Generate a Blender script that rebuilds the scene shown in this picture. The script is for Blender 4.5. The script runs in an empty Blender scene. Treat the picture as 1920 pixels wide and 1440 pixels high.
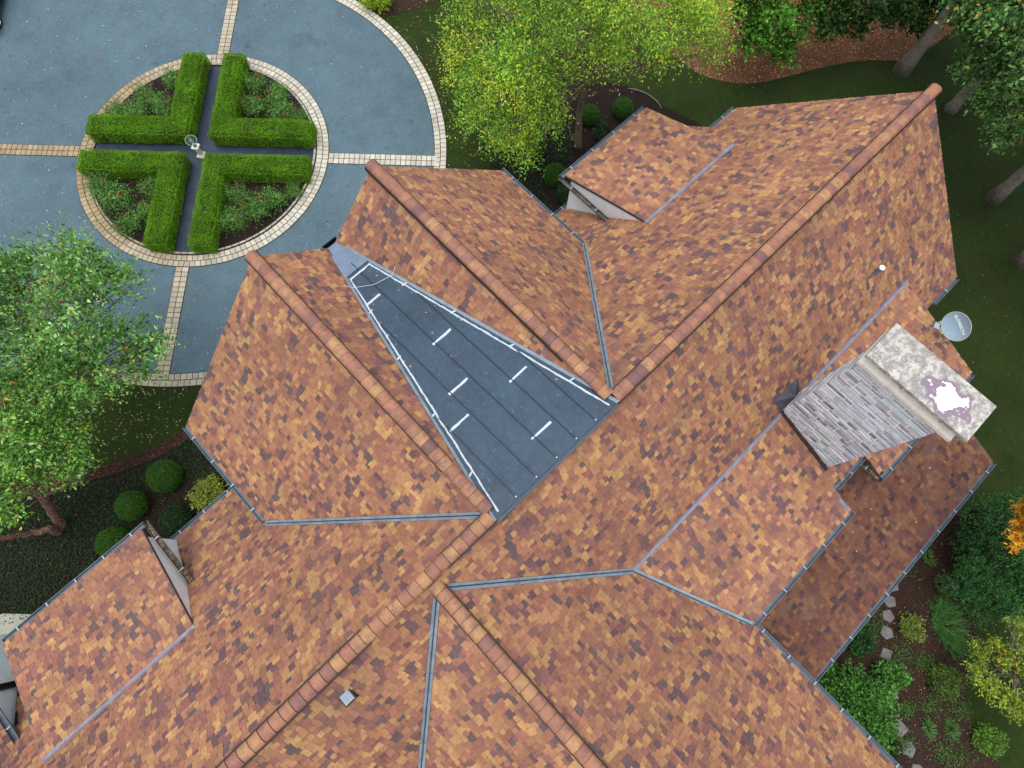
import bpy, math, random
import numpy as np
from mathutils import Vector, Matrix, noise as mnoise
from math import radians, pi, sin, cos

rng = np.random.default_rng(7)
random.seed(7)
SC = bpy.context.scene
COL = SC.collection

# ---------------------------------------------------------------- camera
# world axes: X runs along the main ridge, Y towards the drive court, Z up; the drone hovers over the origin
F_PX, NX, NY, TH, HC = 1180.0, 941.3, 1074.2, 0.7574, 25.2
def _basis():
    d = np.array([NX-960, -(NY-720), -F_PX]); d /= np.linalg.norm(d)
    up = -d; yc = np.array([0, 1, 0.]); Y = yc-up*(yc@up); Y /= np.linalg.norm(Y); X = np.cross(Y, up)
    R = np.array([[cos(TH), sin(TH), 0], [-sin(TH), cos(TH), 0], [0, 0, 1]])
    return R @ np.array([X, Y, up])
CB = _basis()
cam_d = bpy.data.cameras.new("drone_camera")
cam_d.sensor_width = 36; cam_d.lens = F_PX/1920*36
cam_d.clip_start = 0.1; cam_d.clip_end = 600
cam = bpy.data.objects.new("drone_camera", cam_d); COL.objects.link(cam)
M = Matrix.Identity(4)
for i in range(3):
    for j in range(3): M[i][j] = CB[i, j]
M[2][3] = HC
cam.matrix_world = M
SC.camera = cam

def at(px, py, z=0.0):
    """point at height z seen at pixel (px, py) of the 1920 px photograph (used to measure real positions)"""
    r = CB @ np.array([px-960, -(py-720), -F_PX])
    t = (z-HC)/r[2]
    return np.array([r[0]*t, r[1]*t, z])

# ---------------------------------------------------------------- world, sun, exposure
w = bpy.data.worlds.new("World"); SC.world = w; w.use_nodes = True
nt = w.node_tree; nt.nodes.clear()
sky = nt.nodes.new('ShaderNodeTexSky'); sky.sky_type = 'NISHITA'; sky.sun_disc = False
SUN_EL, SUN_AZ = radians(84), radians(150)     # azimuth measured counter-clockwise from +X
sky.sun_elevation = SUN_EL; sky.sun_rotation = (pi/2-SUN_AZ) % (2*pi)
sky.air_density = 1.2; sky.dust_density = 4.0; sky.ozone_density = 1.0
hs = nt.nodes.new('ShaderNodeHueSaturation'); hs.inputs['Saturation'].default_value = 0.40
bg = nt.nodes.new('ShaderNodeBackground'); bg.inputs[1].default_value = 0.15
wo = nt.nodes.new('ShaderNodeOutputWorld')
nt.links.new(sky.outputs[0], hs.inputs['Color']); nt.links.new(hs.outputs[0], bg.inputs[0]); nt.links.new(bg.outputs[0], wo.inputs[0])
sd = bpy.data.lights.new("sun", 'SUN'); sd.energy = 0.55; sd.angle = radians(70); sd.color = (1.0, 0.985, 0.97)
sun = bpy.data.objects.new("sun", sd); COL.objects.link(sun)
sdir = Vector((cos(SUN_EL)*cos(SUN_AZ), cos(SUN_EL)*sin(SUN_AZ), sin(SUN_EL)))
sun.rotation_euler = sdir.to_track_quat('Z', 'Y').to_euler()
sun.location = (0, 0, 60)
SC.view_settings.view_transform = 'Standard'; SC.view_settings.look = 'None'
SC.view_settings.exposure = 0.8; SC.view_settings.gamma = 1.0; SC.view_settings.use_curve_mapping = False
SC.render.engine = 'CYCLES'

# ---------------------------------------------------------------- materials
def srgb(r, g, b):
    f = lambda c: (c/255/12.92) if c/255 <= 0.04045 else ((c/255+0.055)/1.055)**2.4
    return (f(r), f(g), f(b), 1.0)
def S3(c): return np.array(srgb(*c)[:3])
MATS = {}
def material(name, base=(0.5, 0.5, 0.5, 1), rough=0.8, metal=0.0, attr=False, noise=None, bump=None, spec=0.3, transl=0.0, extra=None):
    """noise = list of (scale, detail, amount, (colour) or None): mixes colour or brightens / darkens; bump = (scale, strength, distance)"""
    m = bpy.data.materials.new(name); m.use_nodes = True; n = m.node_tree.nodes; L = m.node_tree.links
    b = n['Principled BSDF']; out = n['Material Output']
    b.inputs['Roughness'].default_value = rough; b.inputs['Metallic'].default_value = metal
    b.inputs['Specular IOR Level'].default_value = spec
    if attr:
        a = n.new('ShaderNodeAttribute'); a.attribute_name = 'Col'; col = a.outputs['Color']
    else:
        r = n.new('ShaderNodeRGB'); r.outputs[0].default_value = base; col = r.outputs[0]
    tc = n.new('ShaderNodeTexCoord')
    for (sc, det, amt, c2) in (noise or []):
        nz = n.new('ShaderNodeTexNoise'); nz.inputs['Scale'].default_value = sc; nz.inputs['Detail'].default_value = det
        nz.inputs['Roughness'].default_value = 0.65
        L.new(tc.outputs['Object'], nz.inputs['Vector'])
        if c2 is None:
            mr = n.new('ShaderNodeMapRange'); mr.inputs[1].default_value = 0.3; mr.inputs[2].default_value = 0.7
            mr.inputs[3].default_value = 1-amt; mr.inputs[4].default_value = 1+amt
            L.new(nz.outputs['Fac'], mr.inputs[0])
            mx = n.new('ShaderNodeVectorMath'); mx.operation = 'SCALE'
            L.new(col, mx.inputs[0]); L.new(mr.outputs[0], mx.inputs['Scale']); col = mx.outputs[0]
        else:
            mr = n.new('ShaderNodeMapRange'); mr.inputs[1].default_value = 0.5-0.5*amt[1]; mr.inputs[2].default_value = 0.5+0.5*amt[1]
            if len(amt) > 2: mr.inputs[1].default_value += amt[2]; mr.inputs[2].default_value += amt[2]
            mr.inputs[3].default_value = 0; mr.inputs[4].default_value = amt[0]
            L.new(nz.outputs['Fac'], mr.inputs[0])
            mx = n.new('ShaderNodeMix'); mx.data_type = 'RGBA'; mx.inputs['B'].default_value = c2
            L.new(mr.outputs[0], mx.inputs['Factor']); L.new(col, mx.inputs['A']); col = mx.outputs['Result']
    if extra: col = extra(n, L, tc, col, b)
    L.new(col, b.inputs['Base Color'])
    if bump:
        nz = n.new('ShaderNodeTexNoise'); nz.inputs['Scale'].default_value = bump[0]; nz.inputs['Detail'].default_value = 6
        L.new(tc.outputs['Object'], nz.inputs['Vector'])
        bp = n.new('ShaderNodeBump'); bp.inputs['Strength'].default_value = bump[1]; bp.inputs['Distance'].default_value = bump[2]
        L.new(nz.outputs['Fac'], bp.inputs['Height']); L.new(bp.outputs[0], b.inputs['Normal'])
    if transl > 0:
        t = n.new('ShaderNodeBsdfTranslucent'); ms = n.new('ShaderNodeMixShader'); ms.inputs[0].default_value = transl
        L.new(col, t.inputs['Color']); L.new(b.outputs[0], ms.inputs[1]); L.new(t.outputs[0], ms.inputs[2]); L.new(ms.outputs[0], out.inputs[0])
    MATS[name] = m
    return m

def specks(scale, thr, colr):
    """sparse hard specks (grit, grains) of a colour"""
    def f(n, L, tc, col, b):
        v = n.new('ShaderNodeTexVoronoi'); v.inputs['Scale'].default_value = scale
        L.new(tc.outputs['Object'], v.inputs['Vector'])
        mr = n.new('ShaderNodeMapRange'); mr.inputs[1].default_value = thr; mr.inputs[2].default_value = thr*0.6
        L.new(v.outputs['Distance'], mr.inputs[0])
        sel = n.new('ShaderNodeSeparateColor'); L.new(v.outputs['Color'], sel.inputs[0])
        g = n.new('ShaderNodeMath'); g.operation = 'GREATER_THAN'; g.inputs[1].default_value = 0.72; L.new(sel.outputs[0], g.inputs[0])
        mu = n.new('ShaderNodeMath'); mu.operation = 'MULTIPLY'; L.new(mr.outputs[0], mu.inputs[0]); L.new(g.outputs[0], mu.inputs[1])
        mx = n.new('ShaderNodeMix'); mx.data_type = 'RGBA'; mx.inputs['B'].default_value = colr
        L.new(mu.outputs[0], mx.inputs['Factor']); L.new(col, mx.inputs['A'])
        return mx.outputs['Result']
    return f

m_tile = material('clay_tile', attr=True, rough=0.72, noise=[(9, 8, 0.18, None), (0.35, 5, 0.15, None), (60, 3, 0.14, None), (0.9, 6, (0.45, 0.22, 0.10), srgb(112, 84, 74)), (2.2, 7, (0.4, 0.14, 0.17), srgb(84, 72, 58))], bump=(40, 0.3, 0.01))
m_ridge = material('ridge_clay', attr=True, rough=0.6, noise=[(7, 8, 0.18, None), (40, 3, 0.10, None), (4.5, 6, (0.75, 0.22, 0.09), srgb(96, 70, 76))], bump=(30, 0.3, 0.01))
m_under = material('underlay', srgb(38, 30, 30), 0.9)
m_flash = material('lead_flashing', srgb(126, 140, 150), 0.5, 0.1, noise=[(3, 6, 0.28, None), (30, 5, 0.15, None)], bump=(12, 0.3, 0.01))
m_flash2 = material('bright_flashing', srgb(128, 130, 145), 0.5, 0.3, noise=[(3, 6, 0.25, None), (30, 5, 0.15, None)], bump=(12, 0.3, 0.01))
m_gut = material('zinc_gutter', srgb(88, 101, 112), 0.5, 0.2, noise=[(4, 6, 0.2, None), (1.3, 4, (0.5, 0.3, 0.1), srgb(66, 76, 86))])
m_gutd = material('dirty_gutter', srgb(96, 94, 86), 0.6, 0.2, noise=[(5, 6, 0.3, None), (9, 6, (0.9, 0.2, 0.0), srgb(48, 34, 24))])
m_brk = material('gutter_bracket_metal', srgb(150, 158, 168), 0.5, 0.3)
m_stucco = material('white_stucco', srgb(240, 247, 250), 0.85, noise=[(4, 5, 0.06, None), (1.2, 5, (0.35, 0.3, 0.08), srgb(170, 178, 172))], bump=(60, 0.15, 0.005))
m_mortar = material('mortar', srgb(228, 229, 230), 0.9, noise=[(20, 5, 0.12, None)], bump=(40, 0.4, 0.01))
m_stone = material('chimney_stone', attr=True, rough=0.8, noise=[(9, 8, 0.22, None), (45, 6, 0.15, None), (4, 6, (0.6, 0.2, 0.08), srgb(206, 210, 220))], bump=(25, 0.6, 0.02))
m_lime = material('limestone', srgb(214, 208, 196), 0.8, noise=[(5, 7, 0.08, None), (3, 6, (0.5, 0.25, 0.1), srgb(160, 152, 140))], bump=(30, 0.3, 0.008))
def deck_extra(n, L, tc, col, b):
    # small pale scuffs in the metal
    mp = n.new('ShaderNodeMapping'); mp.inputs['Scale'].default_value = (14, 3.5, 6); L.new(tc.outputs['Object'], mp.inputs[0])
    nz = n.new('ShaderNodeTexNoise'); nz.inputs['Scale'].default_value = 1.6; nz.inputs['Detail'].default_value = 10; nz.inputs['Roughness'].default_value = 0.8
    L.new(mp.outputs[0], nz.inputs['Vector'])
    mr = n.new('ShaderNodeMapRange'); mr.inputs[1].default_value = 0.56; mr.inputs[2].default_value = 0.70; mr.inputs[4].default_value = 0.6
    L.new(nz.outputs['Fac'], mr.inputs[0])
    mx = n.new('ShaderNodeMix'); mx.data_type = 'RGBA'; mx.inputs['B'].default_value = srgb(120, 138, 150)
    L.new(mr.outputs[0], mx.inputs['Factor']); L.new(col, mx.inputs['A'])
    return mx.outputs['Result']
m_deck = material('deck_metal', srgb(42, 62, 79), 0.55, 0.0, noise=[(0.9, 7, 0.18, None), (5, 9, 0.2, None), (0.8, 6, (0.6, 0.25, 0.08), srgb(50, 74, 90))], bump=(3, 0.15, 0.02), extra=deck_extra, spec=0.4)
m_deckd = material('deck_seam', srgb(42, 56, 70), 0.5, 0.3)
m_deckl = material('deck_pale_pan', srgb(108, 124, 144), 0.45, 0.3, noise=[(3, 7, 0.18, None)])
m_seal = material('white_sealant', srgb(186, 196, 204), 0.7, noise=[(15, 4, 0.12, None)])
m_black = material('black_paint', srgb(18, 18, 20), 0.5)
m_asph = material('asphalt', srgb(76, 97, 106), 0.65, spec=0.2,
    noise=[(0.18, 6, 0.13, None), (1.2, 7, 0.10, None), (0.7, 8, (0.6, 0.08, 0.17), srgb(42, 54, 66)), (38, 5, 0.34, None), (9, 5, 0.12, None), (0.5, 6, (0.5, 0.2, 0.12), srgb(54, 72, 88))], bump=(70, 0.6, 0.01), extra=specks(7, 0.13, srgb(130, 155, 162)))
m_asphw = material('wet_asphalt', srgb(44, 56, 70), 0.4, noise=[(1.2, 6, 0.25, None), (50, 4, 0.2, None), (2.5, 7, (0.8, 0.2, 0.08), srgb(34, 42, 54))], bump=(60, 0.3, 0.01), extra=specks(9, 0.08, srgb(130, 145, 155)))
m_paver = material('cobble', attr=True, rough=0.8, noise=[(14, 6, 0.12, None), (0.5, 4, 0.10, None)], bump=(40, 0.3, 0.01))
m_joint = material('paver_joint', srgb(52, 48, 40), 0.95, noise=[(20, 4, 0.3, None)])
m_grass = material('lawn', srgb(38, 56, 17), 0.95, noise=[(0.35, 5, 0.3, None), (4, 6, 0.25, None), (45, 3, 0.5, None), (0.8, 6, (0.5, 0.3, 0.1), srgb(58, 54, 26)), (0.12, 3, (0.4, 0.3, 0.05), srgb(38, 44, 18))], bump=(60, 1.0, 0.04), spec=0.15)
m_mulch = material('mulch', srgb(52, 38, 31), 0.95, noise=[(1.0, 5, 0.25, None), (14, 6, 0.35, None), (40, 5, 0.5, None)], bump=(30, 1.0, 0.04), spec=0.15)
m_soil = material('soil', srgb(34, 26, 22), 0.95, noise=[(6, 6, 0.3, None), (40, 4, 0.4, None)], bump=(25, 1.0, 0.03), spec=0.15)
m_litter = material('leaf_litter', srgb(104, 72, 50), 0.9, noise=[(1.0, 5, 0.25, None), (12, 6, 0.3, None), (60, 5, 0.6, None)], bump=(40, 1.0, 0.03), spec=0.15)
m_bark = material('bark', srgb(124, 114, 102), 0.95, noise=[(2.5, 7, 0.35, None), (12, 6, 0.3, None)], bump=(10, 1.0, 0.05))
m_birch = material('birch_bark', srgb(128, 108, 94), 0.9, noise=[(3, 7, 0.3, None), (9, 6, (0.85, 0.2, 0.04), srgb(62, 50, 44))], bump=(10, 0.8, 0.04))
m_rbark = material('mottled_bark', srgb(112, 72, 62), 0.9, noise=[(3, 7, 0.3, None), (16, 6, (0.9, 0.16, 0.10), srgb(196, 176, 160))], bump=(10, 0.8, 0.04))
m_leaf = material('leaf', attr=True, rough=0.55, transl=0.28, spec=0.3)
m_hedgein = material('hedge_inside', srgb(26, 46, 12), 0.95, noise=[(20, 6, 0.4, None)], bump=(30, 1, 0.05))
m_flower = material('rose_petal', attr=True, rough=0.6, transl=0.15)
m_slab = material('stepping_stone_rock', srgb(106, 104, 102), 0.85, noise=[(4, 7, 0.2, None), (25, 5, 0.15, None)], bump=(15, 0.7, 0.03))
m_conc = material('concrete', srgb(150, 152, 136), 0.85, noise=[(1.5, 6, 0.14, None), (20, 5, 0.08, None)], bump=(30, 0.3, 0.01))
m_dish = material('dish_paint', srgb(136, 160, 176), 0.4, 0.0, noise=[(3, 4, 0.06, None)], spec=0.5)
m_dishr = material('dish_rim', srgb(170, 176, 160), 0.5)
m_white = material('white_paint', srgb(236, 240, 242), 0.5)
m_pipe = material('pipe_metal', srgb(120, 145, 175), 0.35, 0.4, noise=[(8, 5, 0.3, None)])
m_cast = material('cast_stone', srgb(206, 208, 190), 0.8, noise=[(8, 6, 0.15, None)], bump=(30, 0.3, 0.01))
m_bronze = material('verdigris_bronze', srgb(118, 142, 136), 0.5, 0.4, noise=[(12, 5, 0.2, None)])
m_tyre = material('tyre_rubber', srgb(22, 22, 26), 0.8)
m_rim = material('alloy', srgb(190, 190, 205), 0.3, 0.8)
m_car = material('car_paint', srgb(20, 24, 30), 0.2, 0.3, spec=0.6)
m_glass = material('dark_glass', srgb(14, 18, 22), 0.08, 0.0, spec=0.8)
m_rake = material('rake_trim', srgb(84, 80, 80), 0.6, 0.2, noise=[(5, 5, 0.3, None)])
m_lead = material('lead', srgb(72, 70, 76), 0.5, 0.2, noise=[(5, 5, 0.2, None)])
m_red = material('brown_flashing', srgb(60, 40, 36), 0.6, 0.2, noise=[(5, 5, 0.3, None)])

# weathered chimney cap: lichen blotches, one white patch with a purple-grey margin
def cap_extra(n, L, tc, col, b):
    nz = n.new('ShaderNodeTexNoise'); nz.inputs['Scale'].default_value = 5; nz.inputs['Detail'].default_value = 10; nz.inputs['Roughness'].default_value = 0.85
    L.new(tc.outputs['Object'], nz.inputs['Vector'])
    mr = n.new('ShaderNodeMapRange'); mr.inputs[1].default_value = 0.43; mr.inputs[2].default_value = 0.53; L.new(nz.outputs['Fac'], mr.inputs[0])
    mx = n.new('ShaderNodeMix'); mx.data_type = 'RGBA'; mx.inputs['B'].default_value = srgb(132, 129, 126)
    L.new(mr.outputs[0], mx.inputs['Factor']); L.new(col, mx.inputs['A']); col = mx.outputs['Result']
    sp = n.new('ShaderNodeVectorMath'); sp.operation = 'SUBTRACT'; sp.inputs[1].default_value = (9.80-2.75, -4.14-1.1, 0)
    L.new(tc.outputs['Object'], sp.inputs[0])
    sc = n.new('ShaderNodeVectorMath'); sc.operation = 'MULTIPLY'; sc.inputs[1].default_value = (1.0, 0.72, 0); L.new(sp.outputs[0], sc.inputs[0])
    ln = n.new('ShaderNodeVectorMath'); ln.operation = 'LENGTH'; L.new(sc.outputs[0], ln.inputs[0])
    n2 = n.new('ShaderNodeTexNoise'); n2.inputs['Scale'].default_value = 3.0; n2.inputs['Detail'].default_value = 10; L.new(tc.outputs['Object'], n2.inputs['Vector'])
    ad = n.new('ShaderNodeMath'); ad.operation = 'MULTIPLY_ADD'; ad.inputs[1].default_value = 1.0; L.new(n2.outputs['Fac'], ad.inputs[0]); L.new(ln.outputs['Value'], ad.inputs[2])
    for (a0, a1, c) in ((0.95, 0.88, srgb(128, 112, 124)), (0.80, 0.775, srgb(226, 240, 244))):
        r = n.new('ShaderNodeMapRange'); r.inputs[1].default_value = a0; r.inputs[2].default_value = a1; L.new(ad.outputs[0], r.inputs[0])
        k = n.new('ShaderNodeMix'); k.data_type = 'RGBA'; k.inputs['B'].default_value = c
        L.new(r.outputs[0], k.inputs['Factor']); L.new(col, k.inputs['A']); col = k.outputs['Result']
    return col
m_cap = material('chimney_cap_concrete', srgb(192, 188, 178), 0.85, noise=[(30, 5, 0.12, None), (2.5, 5, 0.18, None)], bump=(40, 0.5, 0.01), extra=cap_extra)

# ---------------------------------------------------------------- object helpers
def tag(o, label=None, cat=None, group=None, kind=None):
    if label: o['label'] = label
    if cat: o['category'] = cat
    if group: o['group'] = group
    if kind: o['kind'] = kind
    return o
def root(name, loc, label, cat, group=None):
    o = bpy.data.objects.new(name, None); COL.objects.link(o); o.location = tuple(float(x) for x in loc); o.empty_display_size = 0.3
    return tag(o, label, cat, group)
def rootof(o):
    while o.parent: o = o.parent
    return o
def mesh_obj(name, V, Fc, mat, parent=None, colors=None, smooth=False, label=None):
    """V in world coordinates; the object takes its top-level root's origin"""
    V = np.asarray(V, float)
    if parent is not None: V = V - np.array(rootof(parent).location)
    me = bpy.data.meshes.new(name)
    if isinstance(Fc, np.ndarray):
        nf, k = Fc.shape
        me.vertices.add(len(V)); me.vertices.foreach_set('co', V.astype(np.float32).ravel())
        me.loops.add(nf*k); me.loops.foreach_set('vertex_index', Fc.astype(np.int32).ravel())
        me.polygons.add(nf); me.polygons.foreach_set('loop_start', np.arange(0, nf*k, k, dtype=np.int32))
        me.update(calc_edges=True); me.shade_flat()
    else:
        me.from_pydata([tuple(v) for v in V], [], Fc); me.update()
    if colors is not None:
        a = me.color_attributes.new('Col', 'FLOAT_COLOR', 'POINT')
        c = np.ones((len(V), 4), np.float32); c[:, :3] = colors; a.data.foreach_set('color', c.ravel())
    if smooth: me.shade_smooth()
    for mm in (mat if isinstance(mat, (list, tuple)) else [mat]): me.materials.append(mm)
    o = bpy.data.objects.new(name, me); COL.objects.link(o)
    if parent is not None: o.parent = parent
    if label: o['label'] = label
    return o
class MB:
    """collects shapes into one mesh"""
    def __init__(s): s.V = []; s.F = []; s.C = []
    def add(s, V, F, c=None):
        n = len(s.V); s.V += [tuple(v) for v in V]; s.F += [tuple(i+n for i in f) for f in F]; s.C += [tuple(c) if c is not None else (1, 1, 1)]*len(V); return s
    def box(s, x0, x1, y0, y1, z0, z1, c=None):
        return s.add([(x, y, z) for z in (z0, z1) for y in (y0, y1) for x in (x0, x1)],
                     [(0, 2, 3, 1), (4, 5, 7, 6), (0, 1, 5, 4), (2, 6, 7, 3), (0, 4, 6, 2), (1, 3, 7, 5)], c)
    def obox(s, o, a, b, c3, c=None):   # corner o, edge vectors a, b, c3
        o, a, b, c3 = map(np.array, (o, a, b, c3))
        return s.add([o+i*a+j*b+k*c3 for k in (0, 1) for j in (0, 1) for i in (0, 1)],
                     [(0, 2, 3, 1), (4, 5, 7, 6), (0, 1, 5, 4), (2, 6, 7, 3), (0, 4, 6, 2), (1, 3, 7, 5)], c)
    def prism(s, poly, z0, z1, c=None):
        n = len(poly); s.add([(p[0], p[1], z0) for p in poly]+[(p[0], p[1], z1) for p in poly],
            [tuple(range(n-1, -1, -1)), tuple(range(n, 2*n))]+[(i, (i+1) % n, n+(i+1) % n, n+i) for i in range(n)], c); return s
    def tube(s, pts, rad, seg=8, c=None, caps=True):
        pts = [np.array(p, float) for p in pts]; rad = rad if hasattr(rad, '__len__') else [rad]*len(pts)
        V = []; F = []; prev = None
        for i, p in enumerate(pts):
            d = (pts[min(i+1, len(pts)-1)]-pts[max(i-1, 0)]); d = d/(np.linalg.norm(d)+1e-9)
            if prev is None: a = np.cross(d, [0.3, 0.9, 0.1] if abs(d[2]) > 0.7 else [0, 0, 1.])
            else: a = prev-d*(prev@d)
            a /= np.linalg.norm(a)+1e-9; prev = a; b = np.cross(d, a)
            for k in range(seg):
                t = 2*pi*k/seg; V.append(p+rad[i]*(cos(t)*a+sin(t)*b))
        for i in range(len(pts)-1):
            for k in range(seg):
                k2 = (k+1) % seg; F.append((i*seg+k, i*seg+k2, (i+1)*seg+k2, (i+1)*seg+k))
        if caps: F += [tuple(range(seg-1, -1, -1)), tuple((len(pts)-1)*seg+k for k in range(seg))]
        return s.add(V, F, c)
    def lathe(s, c0, prof, seg=16, c=None):   # prof: list (r, z)
        V = []; F = []
        for r, z in prof:
            for k in range(seg): t = 2*pi*k/seg; V.append((c0[0]+r*cos(t), c0[1]+r*sin(t), c0[2]+z))
        for i in range(len(prof)-1):
            for k in range(seg): k2 = (k+1) % seg; F.append((i*seg+k, i*seg+k2, (i+1)*seg+k2, (i+1)*seg+k))
        F += [tuple(range(seg-1, -1, -1)), tuple((len(prof)-1)*seg+k for k in range(seg))]
        return s.add(V, F, c)
    def build(s, name, mat, parent=None, colors=False, smooth=False, label=None):
        return mesh_obj(name, s.V, s.F, mat, parent, np.array(s.C) if colors else None, smooth, label)

# ================================================================ GROUND AND DRIVE (setting)
CC = np.array([2.77, 23.1])                 # centre of the round bed
PA = -0.0253-TH                             # direction of the paths
pu = np.array([cos(PA), sin(PA)]); pv = np.array([-pu[1], pu[0]])
def pf(a, b, z=0.0): q = CC+a*pu+b*pv; return (q[0], q[1], z)

def sheet(name, poly, z, mat, kind='structure'):
    o = mesh_obj(name, [(p[0], p[1], z) for p in poly], [tuple(range(len(poly)))], mat)
    o['kind'] = kind; return o
sheet('ground', [(-160, -160), (160, -160), (160, 160), (-160, 160)], 0.0, m_grass)
def circ(c, r, a0=0, a1=2*pi, n=96): return [(c[0]+r*cos(a0+(a1-a0)*i/n), c[1]+r*sin(a0+(a1-a0)*i/n)) for i in range(n+(0 if abs(a1-a0-2*pi) < 1e-6 else 1))]
def ang(px, py):
    q = at(px, py)[:2]-CC; return math.atan2(q[1], q[0])
R_OUT, R_ISL = 11.26, 5.77
# the court: a disc plus the lane that leaves it towards the left of the picture
lane = [at(-900, 900)[:2], at(190, 660)[:2], at(383, 291)[:2], at(480, -220)[:2], at(300, -700)[:2], at(-1300, -700)[:2]]
sheet('driveway', circ(CC, R_OUT-0.57+0.03), 0.012, m_asph)
sheet('driveway_lane', lane, 0.008, m_asph)

def arc_pavers(mb, r0, rows, rw, a0, a1, z, cols, tang=0.245, joint=0.034):
    for j in range(rows):
        ra = r0+j*rw+joint/2; rb = r0+(j+1)*rw-joint/2
        n = max(1, int(abs(a1-a0)*(ra+rb)/2/tang)); off = random.random()
        for i in range(n):
            t0 = a0+(a1-a0)*(i+0.055)/n; t1 = a0+(a1-a0)*(i+0.945)/n
            zz = z+random.uniform(-0.004, 0.004)
            P = [(CC[0]+r*cos(t), CC[1]+r*sin(t)) for r, t in ((ra, t0), (rb, t0), (rb, t1), (ra, t1))]
            if a1 < a0: P = P[::-1]
            c = cols((P[0][0]+P[2][0])/2, (P[0][1]+P[2][1])/2)
            mb.add([(p[0], p[1], zz) for p in P]+[(p[0], p[1], zz-0.03) for p in P],
                   [(0, 3, 2, 1), (0, 1, 5, 4), (1, 2, 6, 5), (2, 3, 7, 6), (3, 0, 4, 7)], c)
def pcol(x, y):
    # the stones on the far left have a browner, mossier cast than the pale ones on the right
    q = np.array([x, y])-CC; s = q@pu; t = mnoise.noise(Vector((x*0.5, y*0.5, 3)))*0.35
    k = min(1, max(0, 0.5-s/9+t))
    return (S3((182, 177, 162))*(1-k)+S3((148, 132, 102))*k)*random.uniform(0.82, 1.12)
aL = ang(183, 700); aT = ang(520, -80)
while aT < aL: aT += 2*pi
# aL (lower left end) runs through the right side to the top
if aT-aL > 2*pi: aT -= 2*pi
mb = MB(); arc_pavers(mb, R_OUT-0.57, 2, 0.285, aL, aT, 0.034, pcol)
o = mb.build('driveway_paver_border', m_paver, colors=True); o['kind'] = 'structure'
V = []
n = 160
V = [(CC[0]+r*cos(aL+(aT-aL)*i/n), CC[1]+r*sin(aL+(aT-aL)*i/n), 0.02) for r in (R_OUT-0.59, R_OUT+0.02) for i in range(n+1)]
o = mesh_obj('driveway_border_bed', V, [(i, i+1, n+2+i, n+1+i) for i in range(n)], m_joint); o['kind'] = 'structure'
mb = MB(); arc_pavers(mb, R_ISL-0.56, 2, 0.28, 0, 2*pi, 0.045, pcol, 0.235)
o = mb.build('island_paver_ring', m_paver, colors=True); o['kind'] = 'structure'
mb = MB(); arc_pavers(mb, R_ISL-0.70, 1, 0.12, 0, 2*pi, 0.10, lambda x, y: pcol(x, y)*0.8, 0.32)
o = mb.build('island_curb', m_paver, colors=True); o['kind'] = 'structure'
V = [(CC[0]+r*cos(2*pi*i/96), CC[1]+r*sin(2*pi*i/96), 0.024) for r in (R_ISL-0.72, R_ISL+0.015) for i in range(96)]
o = mesh_obj('island_ring_bed', V, [(i, (i+1) % 96, 96+(i+1) % 96, 96+i) for i in range(96)], m_joint); o['kind'] = 'structure'
# four spokes of two rows of pavers
mb = MB(); mj = MB()
for k, (u_, r1) in enumerate(((pu, R_OUT-0.57), (pv, R_OUT+4), (-pu, R_OUT+6), (-pv, R_OUT-0.57))):
    v_ = np.array([-u_[1], u_[0]]); a = R_ISL+0.01
    while a < r1-0.1:
        b = a+0.24
        for sgn in (-1, 0):
            p0 = CC+u_*(a+0.012)+v_*(sgn*0.285+0.014); zz = 0.036+random.uniform(-0.003, 0.003)
            c = pcol(p0[0], p0[1])
            mb.obox((p0[0], p0[1], zz-0.03), (u_[0]*0.212, u_[1]*0.212, 0), (v_[0]*0.254, v_[1]*0.254, 0), (0, 0, 0.03), c)
        a = b
    q = [CC+u_*s+v_*t for s, t in ((R_ISL-0.02, -0.30), (r1, -0.30), (r1, 0.30), (R_ISL-0.02, 0.30))]
    mj.add([(p[0], p[1], 0.018) for p in q], [(0, 1, 2, 3)])
o = mb.build('paver_spokes', m_paver, colors=True); o['kind'] = 'structure'
o = mj.build('paver_spoke_bed', m_joint); o['kind'] = 'structure'
# island ground: wet dark asphalt cross and dark soil in the quarters
sheet('island_path', circ(CC, R_ISL-0.71), 0.028, m_asphw)
for k in range(4):
    a = PA+k*pi/2; d1 = np.array([cos(a), sin(a)]); d2 = np.array([-d1[1], d1[0]]); r = R_ISL-0.74
    al = math.asin(0.50/r)
    poly = [CC+d1*0.5+d2*0.5]+[CC+r*(cos(t)*d1+sin(t)*d2) for t in np.linspace(al, pi/2-al, 24)]
    sheet('island_soil', poly, 0.06, m_soil)

def smooth_poly(pts, it=2):
    P = [np.array(p, float)[:2] for p in pts]
    for _ in range(it):
        Q = []
        for i in range(len(P)):
            a, b = P[i], P[(i+1) % len(P)]; Q += [a*.75+b*.25, a*.25+b*.75]
        P = Q
    return P
litter_poly = smooth_poly([at(*p)[:2] for p in [(1215, 60), (1290, 130), (1350, 155), (1420, 158), (1490, 140), (1580, 118), (1650, 112), (1700, 118), (1790, 60), (1900, -60), (1900, -300), (1150, -300), (1150, -30)]])
sheet('leaf_litter_bed', litter_poly, 0.016, m_litter)
sheet('mulch_bed_far', smooth_poly([at(*p)[:2] for p in [(668, -5), (700, 20), (722, 34), (790, 14), (860, -12), (1000, -80), (700, -140), (640, -60)]]), 0.016, m_mulch)
bedNE_p = smooth_poly([at(*p)[:2] for p in [(905, 318), (940, 290), (990, 230), (1060, 170), (1130, 150), (1195, 165), (1250, 205), (1330, 240), (1400, 300), (1200, 520), (1000, 480)]])
sheet('foundation_bed', bedNE_p, 0.012, m_soil)
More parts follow.
